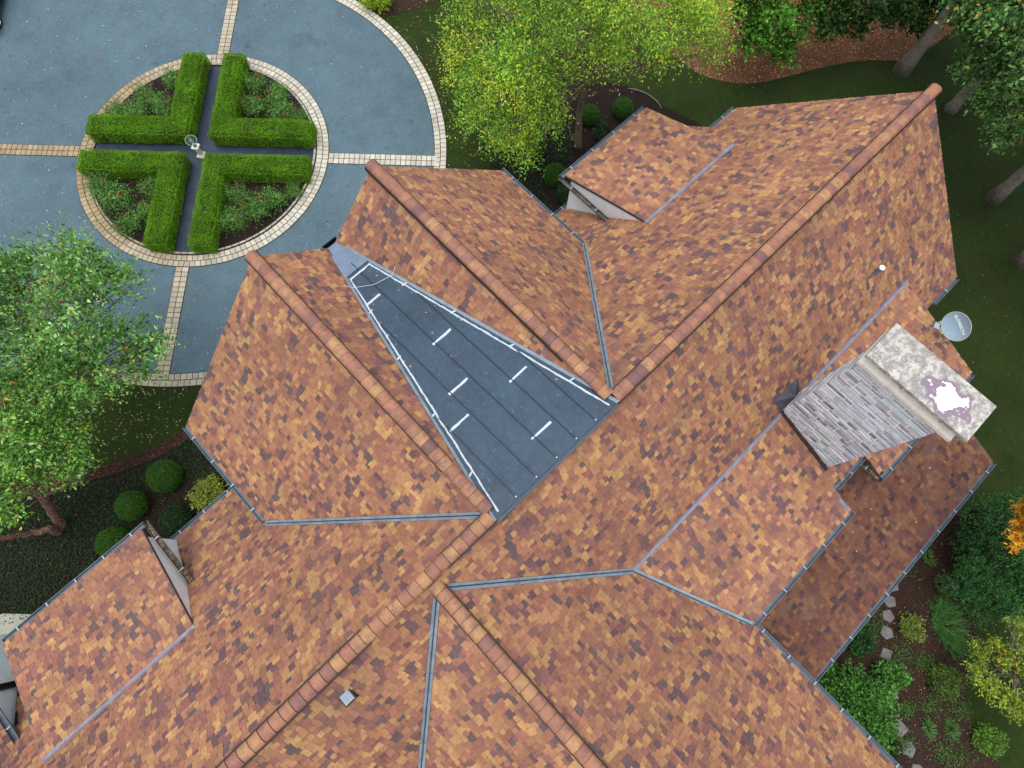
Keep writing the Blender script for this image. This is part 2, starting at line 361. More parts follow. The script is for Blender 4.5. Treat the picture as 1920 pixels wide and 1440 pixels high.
bedL_p = smooth_poly([at(*p)[:2] for p in [(375, 795), (300, 845), (215, 885), (120, 905), (20, 930), (-120, 1000), (-200, 1240), (60, 1420), (400, 1300), (560, 1040), (480, 840)]])
sheet('groundcover_bed', bedL_p, 0.012, m_soil)
sheet('bed_edge_mulch', smooth_poly([at(*p)[:2] for p in [(350, 800), (290, 838), (215, 868), (120, 890), (0, 910), (0, 935), (120, 912), (215, 890), (300, 857), (370, 815)]]), 0.016, m_mulch)
bedR_p = smooth_poly([at(*p)[:2] for p in [(1850, 880), (1800, 930), (1805, 1140), (1835, 1170), (1825, 1250), (1800, 1320), (1850, 1420), (1960, 1500), (1900, 1700), (1500, 1700), (1300, 1300), (1600, 900)]])
sheet('mulch_bed_rear', bedR_p, 0.014, m_mulch)
pad = [at(-80, 1190)[:2], at(4, 1152)[:2], at(12, 1150)[:2], at(120, 1153)[:2], at(140, 1400)[:2], at(-80, 1400)[:2]]
mb = MB(); mb.prism(pad, 0.0, 0.12); o = mb.build('patio_slab', m_conc); o['kind'] = 'structure'

# ================================================================ HOUSE
house = root('house', (2.75, 1.1, 0), 'large house with steep multicoloured clay tile roof, white stucco walls and stone chimney', 'house')
ZR, YR = 10.2, 1.1
AX, BX, CX = 4.78, 0.72, -1.3
XL, XRT = -18.0, 18.4
def lin(x0, x1, y0, y1, f): return (x0, x1, y0, y1, f)
SURF = dict(
    main_front=lin(XL, XRT, YR, 6.25, lambda x, y: 11.3-y),
    low_l=lin(XL, -4.0, 6.25, 8.35, lambda x, y: 5.05-(y-6.25)*0.84),
    low_r=lin(9.4, 17.1, 6.25, 8.35, lambda x, y: 5.05-(y-6.25)*0.84),
    main_rear=lin(XL, XRT, -3.75, YR, lambda x, y: 9.1+y),
    a_right=lin(AX, AX+4.92, YR, 10.3, lambda x, y: ZR+AX-x),
    a_left=lin(2.75, AX, YR, 10.3, lambda x, y: ZR-AX+x),
    b_right=lin(BX, 2.75, YR, 10.3, lambda x, y: ZR+BX-x),
    b_left=lin(BX-4.92, BX, YR, 10.3, lambda x, y: ZR-BX+x),
    c_right=lin(CX, 4.4, -14, 1.0, lambda x, y: 9.88-0.82*(x-CX)),
    c_left=lin(-7, CX, -14, 1.0, lambda x, y: 9.88-0.82*(CX-x)),
    rear_dormer=lin(2.6, 15.88, -6.2, -2.5, lambda x, y: np.where((x > 9.22) & (x < 10.85) & (y < -5.3), -99.0, 6.6+0.365*(y+2.5))),
    d1=lin(11.34, 15.76, 4.86, 8.6, lambda x, y: 6.46-0.345*(y-4.86)),
    d2=lin(-11.9, -7.14, 4.82, 8.6, lambda x, y: 6.48-0.345*(y-4.82)),
    w_right=lin(-17.9, -13.0, YR, 10.3, lambda x, y: -7.70-x),
    w_left=lin(-22.8, -17.9, YR, 10.3, lambda x, y: 28.1+x),
    porch=lin(4.5, 15.35, -9.35, -5.2, lambda x, y: 3.05+0.36*(y+9.35)),
    deck=lin(BX, AX, 0.95, 10.3, lambda x, y: 10.24-0.205*(y-0.95)),
)
def envelope(P, skip):
    """height of the highest other roof surface over each point"""
    h = np.full(len(P), -99.0)
    for k, (x0, x1, y0, y1, f) in SURF.items():
        if k == skip or (skip == 'porch' and k == 'rear_dormer'): continue
        m = (P[:, 0] > x0) & (P[:, 0] < x1) & (P[:, 1] > y0) & (P[:, 1] < y1)
        h[m] = np.maximum(h[m], f(P[m, 0], P[m, 1]))
    return h
TP = [((186, 140, 90), .10), ((175, 126, 88), .16), ((163, 111, 83), .23), ((153, 101, 82), .20), ((139, 90, 81), .14), ((118, 80, 82), .08), ((92, 69, 80), .065), ((84, 75, 84), .025)]
TPC = np.array([S3(c) for c, _ in TP]); TPC = (TPC*0.95+TPC.mean(1, keepdims=True)*0.05)*np.array([0.84, 0.87, 0.82]); TPW = np.array([q for _, q in TP]); TPW /= TPW.sum(); TPC = TPC*.86+(TPC*TPW[:, None]).sum(0)*.14
EX = 0.145
def tile_plane(name, key, O, U, Sd, W, Ln, label=None, keep=None):
    O, U, Sd = (np.array(a, float) for a in (O, U, Sd)); U /= np.linalg.norm(U); Sd /= np.linalg.norm(Sd)
    N = np.cross(U, Sd);  N = N if N[2] > 0 else -N
    flip = np.cross(U, Sd)[2] < 0
    x0s = []; x1s = []; ys = []; tops = []; ci = []
    prevx = None; prevc = None
    r = 0
    while r*EX < Ln-0.03:
        x = -random.random()*0.17; xs = []
        while x < W:
            wd = random.choice((0.135, 0.16, 0.19, 0.225)); xs.append((x, x+wd)); x += wd
        c = rng.choice(len(TPC), len(xs), p=TPW)
        if prevx is not None:
            mids = np.array([(a+b)/2 for a, b in xs]); idx = np.clip(np.searchsorted(prevx, mids)-1, 0, len(prevc)-1)
            cp = rng.random(len(xs)) < 0.26; c[cp] = prevc[idx][cp]
        prevx = np.array([a for a, b in xs]); prevc = c
        for (a, b), k in zip(xs, c):
            a = max(a, 0); b = min(b, W)
            if b-a < 0.03: continue
            x0s.append(a); x1s.append(b); ys.append(r*EX+(random.uniform(-0.04, 0.04) if r else random.uniform(-.004, .004))); tops.append(min(r*EX+EX*1.55, Ln)); ci.append(k)
        r += 1
    x0, x1, y0, y1, ci = map(np.array, (x0s, x1s, ys, tops, ci))
    mid = O+np.outer((x0+x1)/2, U)+np.outer(y0+EX*0.5, Sd)
    ok = envelope(mid, key) < mid[:, 2]+0.14
    if keep is not None: ok &= keep(mid)
    x0, x1, y0, y1, ci, mid = x0[ok], x1[ok], y0[ok], y1[ok], ci[ok], mid[ok]
    n = len(x0); g = 0.0035
    lo = 0.046+rng.uniform(-0.002, 0.003, n); tw = rng.uniform(-0.002, 0.002, n)
    def P(x, y, h): return O+np.outer(x, U)+np.outer(y, Sd)+np.outer(h, N)
    sk = rng.uniform(-0.004, 0.004, n)
    V = np.stack([P(x0+g, y0+sk, lo+tw), P(x1-g, y0-sk, lo-tw), P(x1-g, y1, lo*0+0.016), P(x0+g, y1, lo*0+0.016),
                  P(x0+g, y0+sk, lo-0.02), P(x1-g, y0-sk, lo-0.02)], 1).reshape(-1, 3)
    b = np.arange(n)[:, None]*6
    F4 = np.concatenate([b+np.array([[0, 1, 2, 3]]), b+np.array([[4, 5, 1, 0]])])
    F4 = np.concatenate([F4, b+np.array([[4, 0, 3, 3]])])[:2*n]
    if flip: F4 = F4[:, ::-1]
    col = TPC[ci]*rng.uniform(0.88, 1.10, (n, 1))*rng.uniform(0.97, 1.03, (n, 3))*(np.array([0.44, 0.38, 0.40]) if key == 'porch' else 1.0)  # porch tiles darkened: shade of eaves, chimney and trees put into colour
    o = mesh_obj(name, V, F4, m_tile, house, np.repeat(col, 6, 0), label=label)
    # board under the tiles, clipped the same way as a grid of cells
    nx, ny = max(2, int(W/0.25)), max(2, int(Ln/0.25))
    gx, gy = np.meshgrid(np.linspace(0, W, nx+1), np.linspace(0, Ln, ny+1))
    GV = O+np.outer(gx.ravel(), U)+np.outer(gy.ravel(), Sd)-0.004*N
    ii, jj = np.meshgrid(np.arange(nx), np.arange(ny)); a0 = (jj*(nx+1)+ii).ravel()
    Fg = np.stack([a0, a0+1, a0+nx+2, a0+nx+1], 1)
    cm = GV[Fg].mean(1); okc = envelope(cm, key) < cm[:, 2]+0.3
    if keep is not None: okc &= keep(cm)
    Fg = Fg[okc]
    if flip: Fg = Fg[:, ::-1]
    us, inv = np.unique(Fg, return_inverse=True); GV = GV[us]; Fg = inv.reshape(Fg.shape)
    mesh_obj('roof_board', GV, Fg, m_under, o)
    return o
s2 = math.sqrt(2)
tile_plane('roof_slope', 'main_front', (XL, 6.25, 5.05), (1, 0, 0), (0, -1, 1), XRT-XL, 5.15*s2)
tile_plane('roof_slope', 'main_rear', (XL, -3.75, 5.35), (1, 0, 0), (0, 1, 1), XRT-XL, 4.85*s2)
lowS = np.array([0, -1, 0.84]); lowL = 2.1*math.hypot(1, 0.84)
for key, xa, xb in (('low_l', -7.25, -4.0), ('low_l', -13.4, -11.8), ('low_r', 9.45, 11.45), ('low_r', 15.65, 17.1)):
    tile_plane('lower_roof_slope', key, (xa, 8.35, 3.286), (1, 0, 0), lowS, xb-xa, lowL)
tile_plane('roof_slope', 'a_right', (AX+4.92, 10.3, ZR-4.92), (0, -1, 0), (-1, 0, 1), 9.2, 4.92*s2)
tile_plane('roof_slope', 'a_left', (2.75, YR, ZR-AX+2.75), (0, 1, 0), (1, 0, 1), 9.2, (AX-2.75)*s2)
tile_plane('roof_slope', 'b_left', (BX-4.92, YR, ZR-4.92), (0, 1, 0), (1, 0, 1), 9.2, 4.92*s2)
tile_plane('roof_slope', 'b_right', (2.75, 10.3, ZR+BX-2.75), (0, -1, 0), (-1, 0, 1), 9.2, (2.75-BX)*s2)
h82 = math.hypot(1, 0.82)
tile_plane('roof_slope', 'c_right', (4.4, 1.0, 9.88-0.82*5.7), (0, -1, 0), (-1, 0, 0.82), 15, 5.7*h82)
tile_plane('roof_slope', 'c_left', (-7, -14, 9.88-0.82*5.7), (0, 1, 0), (1, 0, 0.82), 15, 5.7*h82)
hd = math.hypot(1, 0.345); hr = math.hypot(1, 0.365)
for key, xa, xb, yt, zt in (('d1', 11.34, 15.76, 4.86, 6.46), ('d2', -11.9, -7.14, 4.82, 6.48),):
    tile_plane('dormer_roof', key, (xa, 8.6, zt-0.345*(8.6-yt)), (1, 0, 0), (0, -1, 0.345), xb-xa, (8.6-yt)*hd)
def rdz(y): return 6.6+0.365*(y+2.5)
tile_plane('dormer_roof', 'rear_dormer', (2.6, -6.2, rdz(-6.2)), (1, 0, 0), (0, 1, 0.365), 15.88-2.6, 3.7*hr,
           keep=lambda P: ~((P[:, 0] > 9.22) & (P[:, 0] < 10.85) & (P[:, 1] < -5.3)))
tile_plane('roof_slope', 'w_right', (-13.0, 10.3, 5.3), (0, -1, 0), (-1, 0, 1), 9.2, 4.9*s2)
tile_plane('roof_slope', 'w_left', (-22.8, YR, 5.3), (0, 1, 0), (1, 0, 1), 9.2, 4.9*s2)
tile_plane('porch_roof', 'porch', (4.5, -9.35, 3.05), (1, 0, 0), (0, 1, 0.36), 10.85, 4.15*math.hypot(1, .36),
           label='low tiled porch roof along the rear wall, shade painted into its tile colour')

# ridge tiles
def ridge(p0, p1, name='ridge_tiles', rad=0.175, dark=(0.0, 1.0)):
    p0, p1 = np.array(p0, float), np.array(p1, float); d = p1-p0; Ln = np.linalg.norm(d); d /= Ln
    s = np.cross(d, [0, 0, 1.]); s /= np.linalg.norm(s); up = np.cross(s, d); n = int(round(Ln/0.275)); st = Ln/n
    V = []; F = []; Cl = []; seg = 10
    prof = [(cos(t)*1.0, sin(t)) for t in np.linspace(-0.12, pi+0.12, seg)]
    for i in range(n):
        c = TPC[rng.choice(len(TPC), p=[.13, .20, .23, .22, .15, .05, .02, .0])]*random.uniform(0.95, 1.15)
        c = c*0.68+TPC[3]*0.27
        dy_ = random.uniform(-.006, .006)
        for (a, rr, dz) in ((i*st+0.0, rad, dy_), (i*st+st*0.95, rad*0.95, -0.010)):
            for (cx, sy) in prof:
                V.append(p0+d*a+s*cx*rr+up*(sy*rr*0.62+dz-0.02)); Cl.append(c)
        # thickness lip at the exposed end
        for (cx, sy) in prof: V.append(p0+d*i*st+s*cx*(rad-0.022)+up*(sy*(rad-0.03)*0.62-0.045)); Cl.append(c*0.22)
        b = i*seg*3
        for k in range(seg-1):
            F.append((b+k, b+k+1, b+seg+k+1, b+seg+k)); F.append((b+2*seg+k, b+2*seg+k+1, b+k+1, b+k))
        if i == n-1: F.append(tuple(b+seg+k for k in range(seg)))
    o = mesh_obj(name, V, F, m_ridge, house, np.array(Cl), smooth=False)
    mo = MB(); V2 = [p0+d*a+s*cx*rad*.90+up*(sy*rad*.90*.62-.03) for a in (.01, Ln-.01) for cx, sy in prof]
    mo.add(V2, [(k, k+1, seg+k+1, seg+k) for k in range(seg-1)]+[tuple(range(seg)), tuple(range(2*seg-1, seg-1, -1))]); mo.build('ridge_mortar', m_red, o)
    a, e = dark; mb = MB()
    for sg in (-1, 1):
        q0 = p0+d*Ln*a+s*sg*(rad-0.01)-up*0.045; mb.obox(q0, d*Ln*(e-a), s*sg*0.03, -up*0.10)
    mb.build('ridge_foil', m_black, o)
    return o
RZ = ZR+0.13
ridge((XRT+0.06, YR, RZ), (AX+0.05, YR, RZ))
ridge((BX-0.05, YR, RZ), (XL, YR, RZ), dark=(0.0, 0.08))
ridge((AX, 10.36, RZ), (AX, YR+0.1, RZ), dark=(0, 0.84))
ridge((BX, 10.36, RZ), (BX, YR+0.1, RZ), dark=(0, 0.84))
ridge((CX, -14, 9.88+0.12), (CX, 0.95, 9.88+0.12), dark=(0, 0.985))
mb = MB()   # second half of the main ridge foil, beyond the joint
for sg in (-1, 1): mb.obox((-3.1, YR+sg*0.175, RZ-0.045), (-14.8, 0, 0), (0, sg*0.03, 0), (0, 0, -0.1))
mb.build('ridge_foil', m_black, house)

# metal valleys and flashings
def strip(p0, p1, n0, n1, w=0.11, name='valley_flashing', mat=None, lift=0.085, kink=True):
    """V-shaped metal along a line; n0, n1 = upward directions of the slopes on either side (vectors across the line)"""
    p0, p1 = np.array(p0, float), np.array(p1, float); d = p1-p0; d /= np.linalg.norm(d)
    def side(nn):
        v = np.array(nn, float); v = v-d*(v@d); v /= np.linalg.norm(v); return v
    a, b = side(n0), side(n1); up = np.array([0, 0, 1.])
    V = []
    segs = max(1, int(np.linalg.norm(p1-p0)/1.9)); mb = MB()
    for i in range(segs):
        q0 = p0+(p1-p0)*i/segs; q1 = p0+(p1-p0)*(i+1)/segs+d*0.03; h = lift+0.004*(i % 2)
        rows = []
        for q in (q0, q1):
            rows.append([q+a*w+up*(h-0.03), q+a*w+up*h, q+a*w*0.22+up*(h-.012), q+up*(h+0.016), q+b*w*0.22+up*(h-.012), q+b*w+up*h, q+b*w+up*(h-0.03)])
        mb.add(rows[0]+rows[1], [(k, k+1, k+8, k+7) for k in range(6)]+[tuple(range(6, -1, -1)), tuple(range(7, 14))])
    o = mb.build(name, mat or m_flash, house)
    m2 = MB(); m2.tube([p0+up*(lift+.014), p1+up*(lift+.014)], .014, 5); m2.build('valley_rib', m_deckd, o)
    return o
strip((AX+0.12, YR+0.12, ZR-0.12), (AX+5.0, YR+5.0, ZR-5.0), (1, 0, 0), (0, 1, 0), 0.088)
strip((BX-0.12, YR+0.12, ZR-0.12), (BX-4.95, YR+4.95, ZR-4.95), (-1, 0, 0), (0, 1, 0), 0.088)
# C / main rear valleys: 9.1+y = 9.88-0.82*|x-CX|
strip((CX+0.15, 0.78-0.82*0.15, 9.88-0.82*0.15), (2.72, 0.78-0.82*4.02, 9.88-0.82*4.02), (1, 0, 0), (0, -1, 0), 0.092)
strip((CX-0.15, 0.78-0.82*0.15, 9.88-0.82*0.15), (-6.9, 0.78-0.82*5.6, 9.88-0.82*5.6), (-1, 0, 0), (0, -1, 0), 0.092)
# C / rear dormer valley: 9.88-.82*(x-CX) = 6.6+.365*(y+2.5)
def yv(x): return (9.88-0.82*(x-CX)-6.6)/0.365-2.5
xa = 2.72; xb = CX+(9.88-rdz(-6.2))/0.82
strip((xa, yv(xa), rdz(yv(xa))), (xb, -6.2, rdz(-6.2)), (1, 0, 0), (-1, 0, 0), 0.10)
def flat_strip(p0, p1, up_dir, dn_dir, w=0.09, mat=None):
    p0, p1 = np.array(p0, float), np.array(p1, float); a = np.array(up_dir, float); a /= np.linalg.norm(a); b = np.array(dn_dir, float); b /= np.linalg.norm(b)
    mb = MB(); n = max(1, int(np.linalg.norm(p1-p0)/1.5)); z = np.array([0, 0, 1.])
    for i in range(n):
        q0 = p0+(p1-p0)*i/n; q1 = p0+(p1-p0)*(i+1)/n; h = 0.055+0.003*(i % 2)
        r = [[q+a*w+z*(h-.03), q+a*w+z*h, q+z*h, q+b*w+z*h, q+b*w+z*(h-.03)] for q in (q0, q1)]
        mb.add(r[0]+r[1], [(k, k+1, k+6, k+5) for k in range(4)]+[(4, 3, 2, 1, 0), (5, 6, 7, 8, 9)])
    return mb.build('dormer_flashing', mat or m_flash2, house)
flat_strip((11.3, 4.86, 6.45), (15.85, 4.86, 6.45), (0, -1, 1), (0, 1, -0.345), 0.085)
flat_strip((-11.9, 4.82, 6.48), (-7.1, 4.82, 6.48), (0, -1, 1), (0, 1, -0.345), 0.085)
gutter_todo = [((-13.0, 10.34, 5.27), (-13.0, 6.0, 5.27), (1, 0, 0))]
flat_strip((2.74, -2.5, 6.6), (9.35, -2.5, 6.6), (0, 1, 1), (0, -1, -0.365), 0.08)
flat_strip((10.25, -2.5, 6.6), (15.9, -2.5, 6.6), (0, 1, 1), (0, -1, -0.365), 0.08)

# gutters with brackets
brk_me = None
def gutter(p0, p1, out, name='gutter', mat=None, w=0.16, h=0.085, end=True, step=0.95):
    global brk_me
    p0, p1, out = (np.array(a, float) for a in (p0, p1, out)); d = p1-p0; Ln = np.linalg.norm(d); d /= Ln; z = np.array([0, 0, 1.])
    prof = [(0, 0), (0, -h), (w*0.25, -h*1.12), (w*0.75, -h*1.12), (w, -h*0.85), (w, 0.0), (w+0.018, 0.004), (w+0.018, -0.02)]
    prof2 = [(w+0.018, -0.02), (w-0.012, -0.012), (w-0.012, -h*0.8), (w*0.72, -h*0.98), (w*0.28, -h*0.98), (0.012, -h*0.9), (0.012, 0), (0, 0)]
    pr = prof+prof2[1:-1]; n = len(pr); mb = MB()
    V = [p0+out*a+z*b for a, b in pr]+[p1+out*a+z*b for a, b in pr]
    mb.add(V, [(i, (i+1) % n, n+(i+1) % n, n+i) for i in range(n)])
    for q, sg in ((p0, 1), (p1, -1)):
        mb.add([q+out*a+z*b for a, b in prof[:6]], [tuple(range(6))])
    o = mb.build(name, mat or m_gut, house)
    nb = max(1, int(Ln/step))
    for i in range(nb):
        q = p0+d*Ln*(i+0.5)/nb
        if brk_me is None:
            b = MB(); b.box(-0.018, 0.018, 0.0, 0.165, -0.002, 0.010)
            me = bpy.data.meshes.new('gutter_bracket'); me.from_pydata(b.V, [], b.F); me.materials.append(m_brk); brk_me = me
        c = bpy.data.objects.new('gutter_bracket', brk_me); COL.objects.link(c); c.parent = o
        c.location = Vector(q+z*0.004)-house.location; c.rotation_euler = (0, 0, math.atan2(out[1], out[0])-pi/2)
    return o
fy, fz = 6.25, 5.02
gutter((17.05, fy, fz), (XRT, fy, fz), (0, 1, 0))
gutter((10.75, 8.35, 3.26), (17.1, 8.35, 3.26), (0, 1, 0))
gutter((-13.3, 8.35, 3.26), (-4.5, 8.35, 3.26), (0, 1, 0))
gutter((AX+4.92, 10.34, ZR-4.95), (AX+4.92, 6.2, ZR-4.95), (1, 0, 0))
gutter((BX-4.92, 10.34, ZR-4.95), (BX-4.92, 6.2, ZR-4.95), (-1, 0, 0))
for g in gutter_todo: gutter(*g)
for xa, xb, cs in ((11.2, 15.76, 'l'), (-11.9, -7.0, 'r')):
    gutter((xa, 8.6, 5.14), (xb, 8.6, 5.14), (0, 1, 0))
    if cs == 'l': gutter((xa+0.06, 8.74, 5.12), (xa+0.06, 6.2, 5.12), (-1, 0, 0), mat=m_gutd)
    else: gutter((xb-0.06, 8.74, 5.12), (xb-0.06, 6.15, 5.12), (1, 0, 0), mat=m_gutd)
gutter((4.42, -6.2, rdz(-6.2)-0.03), (9.24, -6.2, rdz(-6.2)-0.03), (0, -1, 0), mat=m_gut)
gutter((9.22, -5.3, rdz(-5.3)-0.06), (10.9, -5.3, rdz(-5.3)-0.06), (0, -1, 0))
gutter((10.80, -5.15, rdz(-6.2)-0.04), (10.80, -6.32, rdz(-6.2)-0.04), (-1, 0, 0), mat=m_gutd, step=0.6)
gutter((10.75, -6.2, rdz(-6.2)-0.04), (15.9, -6.2, rdz(-6.2)-0.04), (0, -1, 0))
gutter((4.45, -9.35, 3.02), (15.4, -9.35, 3.02), (0, -1, 0))
gutter((17.0, -3.75, 5.32), (XRT, -3.75, 5.32), (0, -1, 0))
gutter((XL, -3.75, 5.32), (-5.8, -3.75, 5.32), (0, -1, 0))
gutter((4.4, -6.1, 9.88-0.82*5.7-0.03), (4.4, -14, 9.88-0.82*5.7-0.03), (1, 0, 0))
gutter((-7, -3.7, 9.88-0.82*5.7-0.03), (-7, -14, 9.88-0.82*5.7-0.03), (-1, 0, 0))

# rake boards: thin dark metal edge under the tile ends
def rake(p0, p1, out):
    p0, p1, out = (np.array(a, float) for a in (p0, p1, out)); mb = MB()
    mb.obox(p0+np.array([0, 0, -0.09])-out*0.02, p1-p0, out*0.03, (0, 0, 0.115)); return mb.build('rake_board', m_rake, house)
rake((XRT, YR, ZR), (XRT, 6.25, 5.05), (1, 0, 0)); rake((XRT, YR, ZR), (XRT, -3.75, 5.35), (1, 0, 0))
for X0 in (AX, BX):
    sg = 1 if X0 == AX else -1
    rake((X0, 10.3, ZR), (X0+sg*4.92, 10.3, ZR-4.92), (0, 1, 0)); rake((X0, 10.3, ZR), (2.75, 10.3, ZR-abs(X0-2.75)), (0, 1, 0))
rake((17.1, 6.25, 5.05), (17.1, 8.35, 3.286), (1, 0, 0))
for xe, sg, key in ((11.34, -1, 'd1'), (15.76, 1, 'd1'), (-11.9, -1, 'd2'), (-7.14, 1, 'd2')):
    f = SURF[key][4]; yt = SURF[key][2]; rake((xe, yt, f(0, yt)), (xe, 8.6, f(0, 8.6)), (sg, 0, 0))
rake((15.88, -2.5, 6.6), (15.88, -6.2, rdz(-6.2)), (1, 0, 0)); rake((15.35, -5.9, 4.29), (15.35, -9.35, 3.05), (1, 0, 0))
rake((9.22, -5.3, rdz(-5.3)), (9.22, -6.2, rdz(-6.2)), (1, 0, 0))
mb = MB(); mb.obox((9.1, -6.16, rdz(-6.16)+0.045), (0.11, 0, 0), (0, 0.5, 0.183), (0, 0, 0.008)); mb.build('corner_flashing', m_flash2, house)

# stucco walls
def wall(poly, axis, c, t, name='wall', label=None):
    """vertical wall: poly in (along, z); axis 'x' = plane X=c, 'y' = plane Y=c; thickness t"""
    n = len(poly)
    if axis == 'x': V = [(c, p[0], p[1]) for p in poly]+[(c+t, p[0], p[1]) for p in poly]
    else: V = [(p[0], c, p[1]) for p in poly]+[(p[0], c+t, p[1]) for p in poly]
    return mesh_obj(name, V, [tuple(range(n)), tuple(range(2*n-1, n-1, -1))]+[(i, n+i, n+(i+1) % n, (i+1) % n) for i in range(n)], m_stucco, house, label=label)
gp = lambda a, b: [(a, 0), (b, 0)]
wall([(5.9, 0), (5.9, 5.2), (YR, 9.9), (-3.4, 5.4), (-3.4, 0)], 'x', XRT-0.5, 0.3)
wall([(5.9, 0), (5.9, 5.2), (YR, 9.7), (-3.4, 5.4), (-3.4, 0)], 'x', XL+0.3, 0.3)
wall([(AX+4.6, 0), (AX+4.6, 5.2), (AX, 9.95), (2.75, 7.95), (BX, 9.95), (BX-4.6, 5.2), (BX-4.6, 0)], 'y', 9.75, 0.25)
wall([(9.75, 0), (9.75, 5.1), (5.5, 5.1), (5.5, 0)], 'x', AX+4.3, 0.3)
wall([(9.75, 0), (9.75, 5.1), (5.5, 5.1), (5.5, 0)], 'x', BX-4.6, 0.3)
wall([(17.0, 0), (17.0, 3.3), (9.0, 3.3), (9.0, 0)], 'y', 7.7, 0.25)
wall([(-22.3, 0), (-22.3, 5.1), (-17.9, 9.6), (-13.3, 5.1), (-13.3, 0)], 'y', 9.75, 0.25)
wall([(9.75, 0), (9.75, 5.1), (5.5, 5.1), (5.5, 0)], 'x', -13.6, 0.3)
ridge((-17.9, 10.36, RZ), (-17.9, YR+.1, RZ))
wall([(XL+.3, 0), (XL+.3, 3.3), (-3.8, 3.3), (-3.8, 0)], 'y', 7.7, 0.25)
wall([(XRT-.5, 0), (XRT-.5, 5.0), (XL+.3, 5.0), (XL+.3, 0)], 'y', -3.4, 0.25)
wall([(XRT-.4, 0), (XRT-.4, 5.0), (16.7, 5.0), (16.7, 0)], 'y', 5.6, 0.25)
wall([(15.2, 2.6), (15.2, 5.0), (4.2, 5.0), (4.2, 2.6)], 'y', -5.05, 0.2)
wall([(15.0, 0), (15.0, 4.2), (4.2, 4.2), (4.2, 0)], 'y', -5.9, 0.25)
wall([(1, 0), (1, 5.0), (-13.6, 5.0), (-13.6, 0)], 'x', 3.9, 0.25)
wall([(1, 0), (1, 5.0), (-13.6, 5.0), (-13.6, 0)], 'x', -6.6, 0.25)
wall([(4, 0), (4, 5.2), (CX, 9.6), (-6.5, 5.2), (-6.5, 0)], 'y', -13.6, 0.25)
# dormer fronts and white cheeks
for xa, xb, key in ((11.34, 15.76, 'd1'), (-11.9, -7.14, 'd2')):
    f = SURF[key][4]; yt = SURF[key][2]
    wall([(xa+.1, 2.9), (xa+.1, 5.05), (xb-.1, 5.05), (xb-.1, 2.9)], 'y', 8.15, 0.15, 'dormer_front')
    chk = [(yt+.15, f(0, yt+.15)-.05), (8.3, f(0, 8.3)-0.05), (8.3, 2.9), (6.2, 4.6)]
    wall(chk, 'x', xa+0.02, 0.12, 'dormer_cheek'); wall(chk, 'x', xb-0.14, 0.12, 'dormer_cheek')
wall([(-2.7, 6.4), (-6.0, 5.2), (-6.0, 3.0), (-3.0, 5.0)], 'x', 15.6, 0.12, 'dormer_cheek')
wall([(9.2, 3.8), (9.2, 5.0), (10.8, 5.0), (10.8, 3.8)], 'y', -5.12, 0.08, 'dormer_front')
mb = MB(); mb.box(-13.3, -13.18, 7.98, 8.14, 0.1, 5.0); mb.build('downpipe', m_black, house)
for x in (5.2, 8.4, 11.8, 15.0):
    mb = MB(); mb.box(x-.12, x+.12, -9.2, -8.96, 0, 3.0); mb.box(x-.17, x+.17, -9.25, -8.91, 0, .15); mb.build('porch_post', m_stucco, house)

# standing-seam metal deck between the two front wings
dz = lambda y: 10.29-0.205*(y-0.95)
xl = lambda y: BX-0.02+0.205*(y-0.95)
xr = lambda y: AX+0.02-0.205*(y-0.95)
def dpt(x, y, h=0): return (x, y, dz(y)+h)
YA = 9.1
deck = mesh_obj('metal_deck', [dpt(xl(0.95), 0.95, .02), dpt(xr(.95), .95, .02), dpt(xr(YA), YA, .02), dpt(xl(YA), YA, .02)]+
                [dpt(xl(0.95), 0.95, -.06), dpt(xr(.95), .95, -.06), dpt(xr(YA), YA, -.06), dpt(xl(YA), YA, -.06)],
                [(0, 1, 2, 3), (0, 4, 5, 1), (1, 5, 6, 2), (3, 7, 4, 0), (2, 6, 7, 3)], m_deck, house, label='dark blue metal deck with standing seams between the wings')
mesh_obj('scupper_pan', [dpt(xl(9.0), 9.0, .045), dpt(xr(9.0), 9.0, .045), dpt(xr(10.25), 10.25, .045), dpt(xl(10.25), 10.25, .045)]+
         [dpt(xl(9.0), 9.0, -.05), dpt(xr(9.0), 9.0, -.05), dpt(xr(10.25), 10.25, -.05), dpt(xl(10.25), 10.25, -.05)],
         [(0, 1, 2, 3), (0, 4, 5, 1), (1, 5, 6, 2), (3, 7, 4, 0), (2, 6, 7, 3)], m_deckl, deck)
mb = MB(); mb.box(2.50, 3.02, 10.26, 10.46, 8.16, 8.20); mb.box(2.50, 3.02, 10.43, 10.46, 8.20, 8.36); mb.box(2.5, 2.53, 10.26, 10.43, 8.20, 8.36); mb.box(2.99, 3.02, 10.26, 10.43, 8.20, 8.36)
mb.build('scupper_box', m_black, house)
mb = MB()
for k in range(1, 6):
    x = BX+0.02+0.672*k; # seam runs in Y until it meets the flank
    y1 = min(9.3, 0.95+min(x-BX-0.10, AX-x-0.10)/0.205)
    a = np.array(dpt(x, 1.0, .02)); b = np.array(dpt(x, y1, .02)); mb.obox(a-[.011, 0, 0], b-a, (.022, 0, 0), (0, 0, .035))
mb.build('standing_seam', m_deckd, deck)
